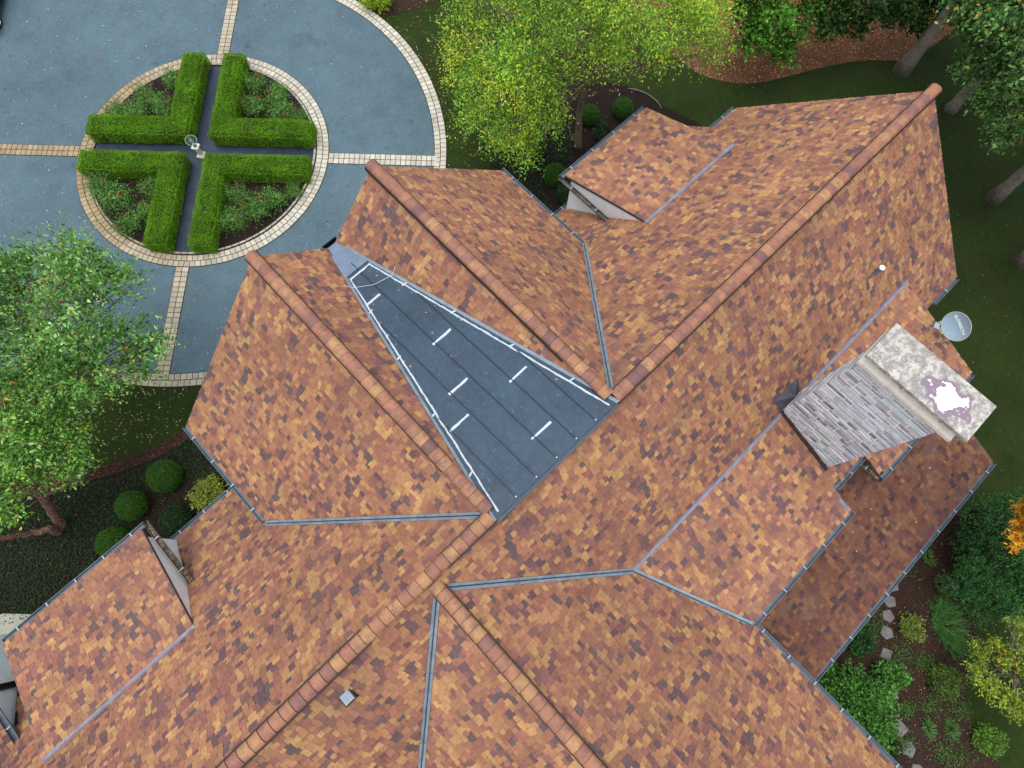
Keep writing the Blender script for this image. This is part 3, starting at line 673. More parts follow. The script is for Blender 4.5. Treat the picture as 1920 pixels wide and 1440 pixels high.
def wobble_bead(mb, p0, p1, wd=0.05, th=0.018):
    p0, p1 = np.array(p0), np.array(p1); d = p1-p0; L_ = np.linalg.norm(d); d /= L_; s = np.cross(d, [0, 0, 1.]); s /= np.linalg.norm(s)
    n = max(3, int(L_/0.12)); V = []; F = []
    for i in range(n+1):
        q = p0+d*L_*i/n+s*random.uniform(-.008, .008); w_ = wd/2*random.uniform(.75, 1.2)
        V += [q-s*w_, q-s*w_*.5+np.array([0, 0, th]), q+s*w_*.5+np.array([0, 0, th]), q+s*w_]
    for i in range(n):
        F += [(4*i+k, 4*i+k+1, 4*i+k+5, 4*i+k+4) for k in range(3)]
    mb.add(V, F)
mb = MB()
for fx, sg in ((xl, 1), (xr, -1)):
    wobble_bead(mb, dpt(fx(1.05)+sg*.16, 1.05, .021), dpt(fx(8.85)+sg*.07, 8.85, .021))
    for yy in (2.2, 4.0, 5.9, 7.6):
        wobble_bead(mb, dpt(fx(yy)+sg*.14, yy, .021), dpt(fx(yy)+sg*.0, yy-.05, .05), .05)
sx = lambda k: BX+0.02+0.672*k
def dk(px, py):   # deck plane point under a pixel
    r = CB @ np.array([px-960, -(py-720), -F_PX]); # z = 10.30-.219(y-.95)
    t = (10.31+.205*.95-HC)/(r[2]+.205*r[1]); return np.array([r[0]*t, r[1]*t, HC+r[2]*t])
for (a, b, c, d_) in ((145, 275, 218, 215), (515, 500, 615, 412), (605, 780, 710, 688), (612, 988, 715, 890), (945, 710, 1042, 622), (1070, 1032, 1178, 932)):
    P0, P1 = dk(640+a/3, 480+b/3), dk(640+c/3, 480+d_/3)
    wobble_bead(mb, dpt(P0[0], P0[1], .023), dpt(P1[0], P1[1], .023), .07)
wobble_bead(mb, dpt(xl(8.85)+.05, 8.85, .046), dpt(xr(8.85)-.05, 8.85, .046), .06)
for k in range(1, 6): q = dpt(BX+.02+.672*k, 1.02, .05); mb.lathe(q, [(.02, 0), (.02, .008), (.008, .012)], 8)
mb.build('sealant_bead', m_seal, deck)
mb = MB()
mb.obox(dpt(BX+.0, .86, .0), (AX-BX, 0, 0), (0, .07, -.0), (0, 0, .045)); mb.build('deck_edge_flashing', m_deck, deck)
for fx, sg in ((xl, -1), (xr, 1)):
    mb = MB(); mb.obox(np.array(dpt(fx(.95)-sg*0.02, .95, .015)), np.array(dpt(fx(9.9), 9.9))-np.array(dpt(fx(.95), .95)), (sg*.075, 0, .055), (0, 0, .015))
    mb.build('side_flashing', m_flash, deck)
n = 90; yy = rng.uniform(1.2, 8.6, n); xx = np.array([random.choice((xl(y)+.12+abs(random.gauss(0, .12)), xr(y)-.12-abs(random.gauss(0, .12)), random.uniform(xl(y)+.2, xr(y)-.2))) for y in yy])
DECK_LEAF = np.stack([xx, yy, np.array([dz(y) for y in yy])+.03], 1)
# thin cable across the narrow end
mb = MB(); mb.tube([dpt(xl(8.7)-.25, 8.9, .18), dpt(xl(8.6), 8.5, .15), dpt(2.75, 8.2, .05), dpt(xr(8.3), 8.0, .16), dpt(xr(8.0)+.2, 8.15, .2)], .008, 5); mb.build('heat_cable', m_seal, deck)

# vents on the roof
vb = np.array([14.55, -1.53, 7.55]); mb = MB(); mb.tube([vb+[0, 0, -.1], vb+[0, 0, .42]], .075, 14, caps=False); mb.tube([vb+[0, 0, .42], vb+[0, 0, -.1]], .06, 14, caps=False)
mb.build('vent_pipe', m_pipe, house, smooth=True)
mb = MB(); mb.lathe(vb+[0, 0, .40], [(.06, 0), (.085, 0), (.085, .03), (.06, .03)], 16); mb.build('pipe_collar', m_white, house)
mb = MB(); mb.obox(vb+[-.13, -.16, -.13], (.26, 0, 0), (0, .3, .3), (0, 0, .02)); mb.build('pipe_flashing', m_flash2, house)
q = np.array([-4.32, .45, 9.55]); mb = MB(); mb.box(q[0]-.15, q[0]+.15, q[1]-.15, q[1]+.15, q[2]-.15, q[2]+.16); mb.build('roof_vent', m_black, house)
mb = MB(); mb.box(q[0]-.12, q[0]+.12, q[1]-.12, q[1]+.12, q[2]+.16, q[2]+.19); mb.build('vent_lid', m_flash, house)

# chimney
CHX0, CHX1, CHY0, CHY1, CHT = 9.46, 10.28, -4.72, -2.42, 11.15
mb = MB(); mb.box(CHX0+.02, CHX1-.02, CHY0+.02, CHY1-.02, 3.0, CHT)
chim = mb.build('chimney', m_mortar, house, label='tall chimney of grey ledge stone with pale mortar')
mb = MB()
SP = [((178, 181, 186), 4), ((156, 159, 166), 4), ((196, 199, 203), 4), ((162, 176, 172), 2.2), ((128, 130, 138), 2.2), ((158, 142, 150), .8), ((190, 194, 204), 4)]
spc = np.array([S3(c) for c, _ in SP]); spw = np.array([q for _, q in SP]); spw = spw/spw.sum()
def stone_face(axis, c, out, a0, a1, z0, z1):
    z = z0
    while z < z1-.03:
        h = random.choice((.08, .11, .14, .17, .2, .23)); h = min(h, z1-z)
        a = a0
        while a < a1-.01:
            l = random.uniform(.22, .62); l = l if a+l < a1-.12 else a1-a
            col = spc[rng.choice(len(spc), p=spw)]*random.uniform(.85, 1.12); p = random.uniform(.006, .024); g = random.uniform(.010, .020)
            js = [random.uniform(0, .012) for _ in range(4)]; bv = .008
            o4 = [(a+g, z+g+js[0]), (a+l-g, z+g+js[1]), (a+l-g, z+h-g-js[2]), (a+g, z+h-g-js[3])]
            i4 = [(o4[0][0]+bv, o4[0][1]+bv), (o4[1][0]-bv, o4[1][1]+bv), (o4[2][0]-bv, o4[2][1]-bv), (o4[3][0]+bv, o4[3][1]-bv)]
            if axis == 'x': V = [(c, y, zz) for y, zz in o4]+[(c+out*p, y, zz) for y, zz in i4]
            else: V = [(x, c, zz) for x, zz in o4]+[(x, c+out*p, zz) for x, zz in i4]
            if h > .05: mb.add(V, [(4, 5, 6, 7), (0, 1, 5, 4), (1, 2, 6, 5), (2, 3, 7, 6), (3, 0, 4, 7)], col)
            a += l
        z += h
stone_face('x', CHX0+.02, -1, CHY0, CHY1, 4.2, CHT); stone_face('x', CHX1-.02, 1, CHY0, CHY1, 4.2, CHT)
stone_face('y', CHY1-.02, 1, CHX0, CHX1, 5.6, CHT); stone_face('y', CHY0+.02, -1, CHX0, CHX1, 3.5, CHT)
mb.build('stone_facing', m_stone, chim, colors=True)
def ring_profile(prof, name, mat, dy=0.0):
    mb = MB(); V = []
    for o_, z in prof: V += [(CHX0-o_, CHY0-o_+dy*1.8, z), (CHX1+o_, CHY0-o_+dy*1.8, z), (CHX1+o_, CHY1+o_+dy*.3, z), (CHX0-o_, CHY1+o_+dy*.3, z)]
    n = len(prof); F = [(4*i+k, 4*i+(k+1) % 4, 4*i+4+(k+1) % 4, 4*i+4+k) for i in range(n-1) for k in range(4)]+[(3, 2, 1, 0), tuple(4*(n-1)+k for k in range(4))]
    mb.add(V, F); return mb.build(name, mat, chim)
ring_profile([(-.05, CHT-.02), (.09, CHT), (.12, CHT+.03), (.12, CHT+.14), (.10, CHT+.18), (.04, CHT+.25), (.01, CHT+.33), (.03, CHT+.42), (.08, CHT+.47), (-.05, CHT+.48)], 'moulded_course', m_lime, -.06)
mb = MB()
for y in (-3.1, -3.9, -4.55): mb.box(CHX0-.128, CHX0-.118, y-.008, y+.008, CHT+.02, CHT+.15)
mb.build('moulding_joint', m_mortar, chim)
mb = MB()
for y in (-3.35, -4.45): mb.add([(CHX0-.045, y, CHT+.26), (CHX0-.02, y-.12, CHT+.38), (CHX0-.02, y+.0, CHT+.40), (CHX0+.05, y-.05, CHT+.33)], [(0, 1, 2), (0, 3, 1), (1, 3, 2), (0, 2, 3)])
mb.build('weep_notch', m_black, chim)
ring_profile([(.0, CHT+.48), (.145, CHT+.485), (.165, CHT+.50), (.165, CHT+.60), (.155, CHT+.615), (-.2, CHT+.635)], 'chimney_cap', m_cap, -.09)
# lead saddle behind the chimney and dark flashing at its foot
mb = MB()
A = np.array([9.28, -2.46, 6.68]); Bq = np.array([10.4, -2.42, 6.70]); Tp = np.array([9.85, -2.02, 7.15]); Rg = np.array([9.85, -2.40, 7.12]); T2 = np.array([9.30, -2.06, 7.08]); T3 = np.array([10.4, -2.06, 7.08])
mb.add([A, Bq, Tp, Rg, T2, T3], [(0, 4, 3), (4, 2, 3), (3, 2, 5), (3, 5, 1)]); mb.build('lead_saddle', m_lead, house)
mb = MB(); mb.obox((CHX0-.10, CHY1+.02, rdz(CHY1)+.03), (.12, 0, 0), (0, CHY0-CHY1-.04, (CHY0-CHY1)*.365), (0, 0, .06)); mb.build('chimney_flashing', m_red, house)

# ================================================================ SATELLITE DISH
db = np.array([15.62, -4.12, rdz(-4.12)+.04])
dc = at(1793, 612, 6.75)
dish = root('satellite_dish', db, 'grey oval satellite dish on a bracket at the roof edge beside the stone chimney', 'satellite dish')
camp = np.array([0, 0, HC]); fn = camp-dc; fn /= np.linalg.norm(fn)
fn = fn+np.array([-.30, .05, -.25]); fn /= np.linalg.norm(fn)          # dish axis: tilted up and towards the lower left
upv = np.array([CB[0, 1], CB[1, 1], CB[2, 1]]); e2 = upv-fn*(upv@fn); e2 /= np.linalg.norm(e2); e1 = np.cross(e2, fn)
ra_, rb_ = .41, .475
def dpar(r, t, off=0.0): return dc+e1*ra_*r*cos(t)+e2*rb_*r*sin(t)+fn*(0.10*r*r-.08+off)
V = []; F = []; NS = 36; NR = 8
for side, off in ((0, 0), (1, -.012)):
    for i in range(NR+1):
        for k in range(NS): V.append(dpar(i/NR, 2*pi*k/NS, off))
for i in range(NR):
    for k in range(NS):
        k2 = (k+1) % NS; a = i*NS; F.append((a+k, a+NS+k, a+NS+k2, a+k2)); b = (NR+1)*NS+a; F.append((b+k, b+k2, b+NS+k2, b+NS+k))
mesh_obj('reflector', V, F, m_dish, dish, smooth=True)
mb = MB(); mb.tube([dpar(1.0, 2*pi*k/36, -.004) for k in range(37)], .012, 6, caps=False); mb.build('dish_rim', m_dishr, dish, smooth=True)
# lettering on the dish face
cu = bpy.data.curves.new('dish_lettering', 'FONT'); cu.body = 'DIRECTV'; cu.size = .135; cu.align_x = 'CENTER'; cu.align_y = 'CENTER'; cu.extrude = .001; cu.offset = .0035
to = bpy.data.objects.new('tmp', cu); COL.objects.link(to); bpy.context.view_layer.update()
me = bpy.data.meshes.new_from_object(to.evaluated_get(bpy.context.evaluated_depsgraph_get())); bpy.data.objects.remove(to)
def onface(x, y):   # text x runs down the dish
    tang = -e2*cos(radians(14))+e1*sin(radians(14)); nrm = e1*cos(radians(14))+e2*sin(radians(14))
    p = e1*.10-e2*.035+tang*x+nrm*y
    r2 = ((p@e1)/ra_)**2+((p@e2)/rb_)**2
    return dc+p+fn*(0.10*r2-.08+.006)
V = [onface(v.co.x, v.co.y*.9)+fn*v.co.z for v in me.vertices]; F = [tuple(p.vertices) for p in me.polygons]
mesh_obj('lettering', V, F, m_white, dish)
mb = MB()   # emblem left of the word: a broken square block
for (x0, x1, y0, y1) in ((-.40, -.37, -.05, .05), (-.36, -.335, -.03, .05), (-.36, -.335, -.05, -.04), (-.325, -.30, -.05, .03)):
    mb.add([onface(x, y)+fn*h for h in (0, .002) for x, y in ((x0, y0), (x1, y0), (x1, y1), (x0, y1))], [(0, 1, 2, 3), (4, 5, 6, 7)])
mb.build('emblem', m_white, dish)
lnb = at(1758, 610, 6.95)
mb = MB(); mb.tube([db+[0, 0, -.05], db+[.02, -.02, .45], dc-fn*.16], .028, 10); mb.build('mast', m_flash, dish, smooth=True)
mb = MB(); mb.tube([dc-e2*.3-fn*.1, dc-e1*.42-e2*.18+fn*.05, lnb], .02, 8); mb.tube([db, db+[-.15, .1, .25], lnb+[0, 0, -.05]], .018, 8); mb.build('feed_arm', m_dishr, dish, smooth=True)
mb = MB(); mb.obox(lnb+[-.13, -.09, -.03], (.2, .06, 0), (-.04, .15, 0), (0, 0, .07)); mb.lathe(lnb+[.1, .0, .0], [(.0, 0), (.05, 0), (.055, .05), (.03, .09)], 12); mb.build('receiver', m_brk, dish)
mb = MB(); st = at(1749, 643, 6.0); mb.tube([dc-e2*.38-fn*.05, st], .012, 6); mb.lathe(st, [(.03, -.01), (.04, 0), (.03, .02)], 10); mb.build('stay_rod', m_brk, dish)
mb = MB(); mb.obox(db+[-.1, -.1, -.05], (.2, 0, 0), (0, .2, .073), (0, 0, .012)); mb.build('foot_plate', m_flash, dish)

# ================================================================ PLANTS
def leaf_quads(C, D, Nn, size, ratio, jit=0.0):
    """leaf blades: rhombus quads folded along D. C centres, D blade direction, Nn rough normal, size array"""
    D = D/np.linalg.norm(D, axis=1, keepdims=True); Sd = np.cross(D, Nn); Sd /= np.linalg.norm(Sd, axis=1, keepdims=True)+1e-9
    U = np.cross(Sd, D); s = size[:, None]
    a = C-D*s*.5; b = C+Sd*s*ratio*.5-D*s*.08+U*s*.10; c = C+D*s*.5-U*s*.05; d = C-Sd*s*ratio*.5-D*s*.08+U*s*.10
    return np.stack([a, b, c, d], 1).reshape(-1, 3)
def randdir(n, up=0.0):
    v = rng.normal(size=(n, 3)); v[:, 2] += up; return v/np.linalg.norm(v, axis=1, keepdims=True)
def palette(n, cols, wts, shade=None, var=.12):
    P = np.array([S3(c) for c in cols]); wts = np.array(wts, float)/sum(wts)
    c = P[rng.choice(len(P), n, p=wts)]*rng.uniform(1-var, 1+var, (n, 1))
    return c if shade is None else c*shade[:, None]
def sprays(blobs, dens, leaf, ratio, cols, wts, spray_len=.5, per=14, droop=.3, spread=.10, shell=.5, upn=1.2, accent=None):
    """twigs of leaves through a set of ellipsoidal clumps. blobs: (centre, (rx, ry, rz))"""
    Cs = []; Ds = []; shs = []; sz = []
    for c, r in blobs:
        r = np.array(r, float); n = max(3, int(dens*(r[0]*r[1]*4)))
        d = randdir(n, .25); rad = shell+(1-shell)*rng.random(n)**.6
        base = np.array(c)+d*r*rad[:, None]
        tw = d*r; tw /= np.linalg.norm(tw, axis=1, keepdims=True); tw = tw+rng.normal(0, .45, (n, 3)); tw[:, 2] -= droop; tw /= np.linalg.norm(tw, axis=1, keepdims=True)
        L_ = spray_len*rng.uniform(.5, 1.2, n)
        sh = rng.uniform(.62, 1.25, n)*rng.uniform(.72, 1.22)
        t = np.tile(np.linspace(-.2, 1, per), n); rep = np.repeat(np.arange(n), per)
        P = base[rep]+tw[rep]*(t*L_[rep])[:, None]; P[:, 2] -= droop*.35*(np.maximum(t, 0)**2)*L_[rep]
        P += rng.normal(0, spread, P.shape)
        dl = tw[rep]*.7+randdir(len(P))*.8
        Cs.append(P); Ds.append(dl); shs.append(sh[rep]); sz.append(leaf*rng.uniform(.55, 1.35, len(P))*np.clip(1.15-.35*t, .5, 1.2))
    C = np.concatenate(Cs); D = np.concatenate(Ds); sh = np.concatenate(shs); sz = np.concatenate(sz)
    Nn = randdir(len(C), upn)
    V = leaf_quads(C, D, Nn, sz, ratio); col = palette(len(C), cols, wts, sh)
    if accent:
        acols, frac, scale = accent
        nv = np.array([mnoise.noise(Vector(p*scale)) for p in C[::7]]); nv = np.repeat(nv, 7)[:len(C)]
        pick = rng.random(len(C)) < frac*np.clip((nv-.08)*5, .04, 1)
        col[pick] = palette(int(pick.sum()), acols, [1]*len(acols))
    return V, col
def leaf_mesh(name, V, col, parent, mat=None, label=None):
    F = np.arange(len(V)).reshape(-1, 4); return mesh_obj(name, V, F, mat or m_leaf, parent, np.repeat(col, 4, 0), label=label)
def limb(mb, p0, p1, r0, r1, n=6, wob=.12, sag=.0):
    p0, p1 = np.array(p0, float), np.array(p1, float); pts = []
    for i in range(n+1):
        t = i/n; q = p0+(p1-p0)*t+rng.normal(0, wob, 3)*sin(pi*t)*.6; q[2] += sag*sin(pi*t); pts.append(q)
    mb.tube(pts, list(np.linspace(r0, r1, n+1)), 7); return pts
def tree(name, label, cat, trunk_pts, trunk_r, blobs, leaf, ratio, cols, wts, bark, dens=60, group=None, limbs=True, extra_trunks=(), **kw):
    rt = root(name, trunk_pts[0], label, cat, group)
    mb = MB()
    def ser(pts, r):
        pts = [np.array(p, float) for p in pts]; fine = []; rr = []
        for i in range(len(pts)-1):
            for t in np.linspace(0, 1, 5, endpoint=False): fine.append(pts[i]*(1-t)+pts[i+1]*t+rng.normal(0, .025, 3)*(1 if i+t > 0 else 0)); rr.append(r*(1-.75*(i+t)/(len(pts)-1))*random.uniform(.95, 1.06))
        fine.append(pts[-1]); rr.append(r*.22); rr[0] *= 1.3
        mb.tube(fine, rr, 10); return fine, rr
    tr = [ser(trunk_pts, trunk_r)]+[ser(p, r) for p, r in extra_trunks]
    if limbs:
        allp = [(p, r) for f, rr in tr for p, r in zip(f[int(len(f)*.45):], rr[int(len(f)*.45):])] or [(tr[0][0][-1], .05)]
        for c, r in blobs:
            c = np.array(c); best = min(allp, key=lambda pr: np.linalg.norm(pr[0]-c)+max(0, pr[0][2]-c[2]+.3)*1.5)
            e = limb(mb, best[0], c, min(best[1]*.5, .05), .010)
            for _ in range(2): limb(mb, e[4], c+randdir(1)[0]*np.array(r)*.9, .016, .004, 4, .05)
    mb.build('trunk', bark, rt, smooth=True)
    V, col = sprays(blobs, dens, leaf, ratio, cols, wts, **kw)
    leaf_mesh('crown', V, col, rt)
    return rt
def B(px, py, z, r, rz=None): return (at(px, py, z), (r, r, rz or r*.7))
def multi(bl, n=3, f=.55):
    """break each clump into smaller, uneven ones"""
    out = []
    for c, r in bl:
        out.append((c, tuple(np.array(r)*.8)))
        for _ in range(n):
            d = randdir(1)[0]; out.append((np.array(c)+d*np.array(r)*.85, tuple(np.array(r)*f*random.uniform(.6, 1.1))))
    return out
G_BR = [(140, 186, 54), (116, 170, 46), (166, 206, 76), (90, 144, 38), (186, 216, 112)]
birch_b = multi([B(880, 130, 5, 1.2), B(915, 220, 4, 1.1), B(870, 60, 5.5, 1.1), B(960, 150, 6, 1.4), B(960, 258, 3.6, .8), B(1005, 200, 4.6, 1.15), B(1000, 70, 7, 1.5),
    B(1050, 100, 6, 1.0), B(1110, 50, 8, 1.3), B(1190, 60, 7.5, 1.4), B(1270, 40, 7, 1.2), B(1340, 40, 6, 1.0), B(1010, -20, 8, 1.6),
    B(1180, -30, 9, 1.8), B(1320, -20, 8, 1.5), B(895, 0, 6, 1.2), B(1240, 115, 5, .45), B(990, 290, 3, .5), B(1340, 95, 5, .6), B(1160, 70, 6.5, .6)], 3)
bt = [(15.8, 11.5, 0), at(1086, 225, 1.8), at(1096, 165, 3.8), at(1098, 110, 5.4), at(1112, 40, 7.2), at(1115, -40, 9.2)]
tree('birch_tree', 'big bright green birch tree with drooping leafy twigs beyond the roof, reddish trunk', 'tree', bt, .17, birch_b, .115, .46, G_BR, [4, 3, 3, 2, 1.5], m_birch,
     dens=26, spray_len=.9, per=12, droop=.8, spread=.07, upn=1.0, shell=.45, accent=([(190, 210, 58), (200, 200, 54)], .6, .55))
G_L = [(112, 164, 72), (92, 146, 58), (140, 184, 98), (70, 116, 44), (168, 202, 132)]
lb = multi([B(60, 500, 6, 1.0), B(130, 470, 6.5, .8), B(30, 560, 6, 1.2), B(120, 560, 7, 1.2), B(200, 540, 6, .9), B(235, 515, 5.5, .6), B(90, 640, 7, 1.3), B(180, 640, 6, 1.0), B(255, 630, 5, .8),
     B(290, 640, 5, .55), B(20, 660, 6.5, 1.1), B(150, 700, 6, 1.0), B(240, 700, 5, .7), B(90, 720, 6, .9), B(-60, 560, 7, 1.4), B(-60, 660, 7, 1.4), B(20, 480, 6, .6), B(160, 500, 6, .6)], 3, .5)
base = at(118, 988, 0)
tree('shade_tree', 'large leafy green tree with yellow flecked foliage overhanging the edge of the court at left', 'tree',
     [base, at(92, 955, 1.5), at(60, 905, 3.0), at(62, 800, 4.0), at(68, 710, 5.0), at(70, 620, 6.2)], .17, lb, .145, .48, G_L, [4, 3, 3, 2, 1.3], m_rbark,
     dens=21, spray_len=.68, per=12, droop=.15, spread=.08, upn=1.8, shell=.35, accent=([(214, 196, 56), (206, 140, 50), (186, 190, 66)], .07, 1.1))
lb2 = multi([B(60, 830, 4.6, 1.0), B(130, 830, 4.2, .75), B(150, 870, 3.8, .5), B(20, 770, 5.5, .8), B(30, 720, 6.2, .5), B(20, 870, 4.6, .9), B(100, 880, 4, .7), B(20, 950, 4.6, .55), B(-70, 830, 5, 1.4), B(-60, 950, 5, .9), B(100, 790, 4.4, .7)], 3, .5)
tree('shade_tree', 'low green tree with a mottled trunk leaning out of the left edge beside the dormer', 'tree',
     [at(112, 996, 0), at(92, 992, .8), at(40, 1003, 1.6), at(-30, 1015, 2.8), at(-110, 960, 4.2)], .16, lb2, .135, .5, [(116, 172, 62), (96, 152, 54), (146, 190, 98), (72, 120, 42), (172, 206, 134)], [4, 3, 3, 2, 1.6], m_rbark,
     dens=30, spray_len=.55, per=12, droop=.15, spread=.08, upn=1.8, shell=.35, accent=([(190, 210, 56), (210, 206, 66)], .10, 1.2))
# woods beyond the roof
G_D = [(56, 94, 30), (44, 78, 25), (72, 114, 34), (34, 60, 22)]
tree('understory_tree', 'mid green maple sapling rising from the leaf litter right of the birch', 'tree', [at(1445, 70, 0), at(1450, 30, 2.2), at(1455, 0, 3.5)], .07,
     multi([B(1450, 40, 3.6, 1.0), B(1420, 80, 2.8, .7), B(1470, 90, 2.4, .6), B(1500, 30, 3.2, .8), B(1400, 20, 3.6, .8), B(1455, 100, 2, .4), B(1440, -30, 4, 1.3)], 3, .5), .17, .8,
     [(82, 140, 36), (64, 116, 30), (104, 160, 44), (48, 86, 25)], [4, 3, 2, 2], m_bark, dens=26, spray_len=.45, per=9, droop=.15, spread=.1, upn=2.0)
for i, (bx, by, bl, lb_) in enumerate((
    (1800, 10, [(1790, -10, 3.4, 1.3), (1760, -40, 4, 1.2), (1835, 30, 2.4, .8), (1770, 15, 2, .6), (1880, 20, 3, 1.1)], 'dark green understory tree right of the thick leaning trunk at the top edge'),
    (1570, 30, [(1560, 10, 3.2, 1.1), (1600, 50, 2.4, .7), (1620, 0, 3.5, 1.2), (1540, -40, 4, 1.3), (1560, 60, 2.0, .5)], 'dark green understory tree just right of the maple sapling'),
    (1690, -10, [(1680, -10, 3.5, 1.3), (1720, 20, 2.6, .8), (1650, 20, 2.6, .7), (1740, -60, 4, 1.5), (1720, 50, 1.6, .5)], 'darkest understory tree in the shade beside the thick leaning trunk'))):
    tree('understory_tree', lb_, 'tree', [at(bx, by, 0), at(bx+10, by-30, 2.0), at(bx+15, by-50, 3.2)], .08, multi([B(*q[:3], q[3]) for q in bl], 3, .5), .16, .8, G_D, [4, 3, 2, 3], m_bark, dens=24, spray_len=.45, per=9, droop=.15, spread=.1, upn=2.0)
G_O = [(88, 134, 66), (70, 112, 54), (110, 156, 78), (52, 88, 42), (136, 170, 96)]
oak_b = multi([B(1830, 40, 7, .7), B(1880, 40, 7.5, 1.0), B(1900, 110, 7, .8), B(1850, 120, 6.5, .8), B(1815, 105, 6, .35), B(1885, 175, 6.5, .8), B(1840, 190, 6, .45), B(1880, 255, 6, .5), B(1905, 240, 6, .5),
    B(1840, -20, 8, 1.2), B(1920, -20, 9, 1.6), B(1960, 120, 8, 1.5), B(1980, 240, 7.5, 1.0), B(1865, 215, 5.8, .35)], 3, .5)
tree('oak_tree', 'tall oak with blue green and yellowing lobed foliage at the upper right corner', 'tree', [at(1782, 205, 0), at(1836, 148, 2.0), at(1903, 79, 4.0), at(1985, 2, 6.5), at(2080, -90, 8.5), at(2200, -200, 10.5)], .27, oak_b, .17, .6,
     G_O, [4, 3, 3, 2, 1.5], m_bark, dens=26, spray_len=.4, per=10, droop=.1, spread=.11, upn=1.6, accent=([(196, 170, 78), (170, 180, 70), (206, 180, 90)], .18, .8))
for (bp, rr, lb_, h) in (((1690, 133), .36, 'thickest bare wood trunk, leaning past the leaf litter bed to the top edge', 13), ((1862, 372), .30, 'tall trunk on the shaded lawn, level with the roof gable end', 13), ((1908, 492), .27, 'trunk at the right edge, lowest of the row of wood trunks', 13)):
    b0 = at(*bp, 0)
    bl = [(b0+np.array([dx, dy, h+dz_]), (2.2, 2.2, 1.4)) for dx, dy, dz_ in ((1.5, 0, 0), (0, 1.8, .5), (2.4, 2, 1), (2.8, -1.6, .8), (.8, .5, 2.4), (3.6, .4, .2), (-1.2, -.6, 1.5), (.6, -2.4, .6), (5.2, 1.4, .4), (5, -1.4, 1.4))]  # unseen crowns of these trunks, thickened and spread to shade the lawn
    tree('oak_tree', lb_, 'tree', [b0, b0+[.15, .05, 5], b0+[.5, .3, h]], rr, bl, .26, .7, G_O, [4, 3, 3, 2, 1], m_bark, dens=15, spray_len=.6, per=10, droop=.1, spread=.2, group='tall trees of the wood')
tree('maple_tree', 'orange and yellow autumn maple sprigs reaching in at the right edge', 'tree', [at(2110, 985, 0), at(2140, 970, 3), at(2120, 975, 6.5)], .16,
     [B(1915, 950, 7, .17), B(1912, 985, 7, .16), B(1905, 1015, 7, .18), B(1960, 960, 7.4, .5), B(1960, 1020, 7, .4), B(2030, 980, 8, 1.2), B(2100, 950, 8.4, 1.4)], .15, .34,
     [(232, 168, 48), (226, 188, 60), (214, 128, 44), (196, 96, 40)], [4, 4, 2, .7], m_bark, dens=240, spray_len=.2, per=7, droop=.0, spread=.03, upn=2.5)
tree('shrub_maple', 'yellow green spreading shrub tree at the lower right edge', 'shrub', [at(1900, 1290, 0), at(1905, 1275, 1.0), at(1900, 1260, 1.7)], .06,
     multi([B(1840, 1215, 2.0, .42), B(1885, 1230, 2.3, .55), B(1840, 1270, 1.9, .45), B(1880, 1300, 2.2, .5), B(1905, 1330, 2.2, .45), B(1910, 1190, 3, .35), B(1960, 1250, 2.6, .9), B(1905, 1170, 3.4, .22), B(1950, 1340, 2.4, .6)], 3, .45), .095, .6,
     [(150, 168, 52), (124, 150, 46), (168, 180, 64), (98, 134, 40), (150, 196, 92)], [4, 4, 2, 2.4, .6], m_bark, dens=70, spray_len=.26, per=9, droop=.05, spread=.05, upn=2.0, accent=([(206, 176, 60)], .15, 1.4))

def shrub(name, label, cat, c, r, h, leaf, ratio, cols, wts, dens=260, group=None, parent=None, flowers=0, core=True, **kw):
    """a low plant: leafy dome on the ground"""
    c = np.array([c[0], c[1], 0.0]); rt = root(name, c, label, cat, group)
    mb = MB()
    for k in range(9):
        d = randdir(1, .8)[0]; e = c+np.array([d[0]*r*.7, d[1]*r*.7, abs(d[2])*h*.8+.05]); limb(mb, c, e, .016, .005, 4, .03)
    mb.build('stem', m_bark, rt)
    bl = [(c+np.array([0, 0, h*.45]), (r*.8, r*.8, h*.5))]
    for k in range(7):
        a = 2*pi*k/7+random.random(); bl.append((c+np.array([cos(a)*r*.62, sin(a)*r*.62, h*random.uniform(.3, .7)]), (r*.42, r*.42, h*.36)))
    kw2 = dict(spray_len=r*.35, per=8, droop=.1, spread=leaf*.5, shell=.3, upn=2.0); kw2.update(kw)
    V, col = sprays(bl, dens, leaf, ratio, cols, wts, **kw2); V[:, 2] = np.maximum(V[:, 2], .04)
    leaf_mesh('foliage', V, col, rt)
    return rt, bl
def ball(name, label, c, r, cols, wts, leaf=.038, group=None, zc=None, n=5200, sq=1.0):
    """clipped ball of tiny leaves over a solid green core"""
    c = np.array([c[0], c[1], 0.0]); zc = zc if zc is not None else r*.8; rt = root(name, c, label, 'shrub', group)
    mb = MB(); mb.lathe(c+[0, 0, zc], [(r*.94*max(.02, cos(t)), r*.94*sin(t)*sq) for t in np.linspace(-pi/2*.9, pi/2*.98, 12)], 20); mb.build('inner_growth', m_hedgein, rt, smooth=True)
    mb = MB(); mb.tube([c, c+[0, 0, max(.1, zc-r*.5)]], .05, 7); mb.build('stem', m_bark, rt)
    d = randdir(n, .35); rr = r*(1+rng.normal(0, .03, n))
    bump = np.array([mnoise.noise(Vector(x*3.0+c)) for x in d])*.06
    P = c+[0, 0, zc]+d*np.array([1, 1, sq])*(rr*(1+bump))[:, None]; P[:, 2] = np.maximum(P[:, 2], .04)
    V = leaf_quads(P, d*.6+randdir(n)*.8, d+randdir(n)*.6, leaf*rng.uniform(.7, 1.3, n), .6)
    leaf_mesh('foliage', V, palette(n, cols, wts, rng.uniform(.75, 1.2, n)), rt); return rt
BXC = [(62, 114, 18), (50, 98, 16), (82, 134, 26), (36, 76, 12)]
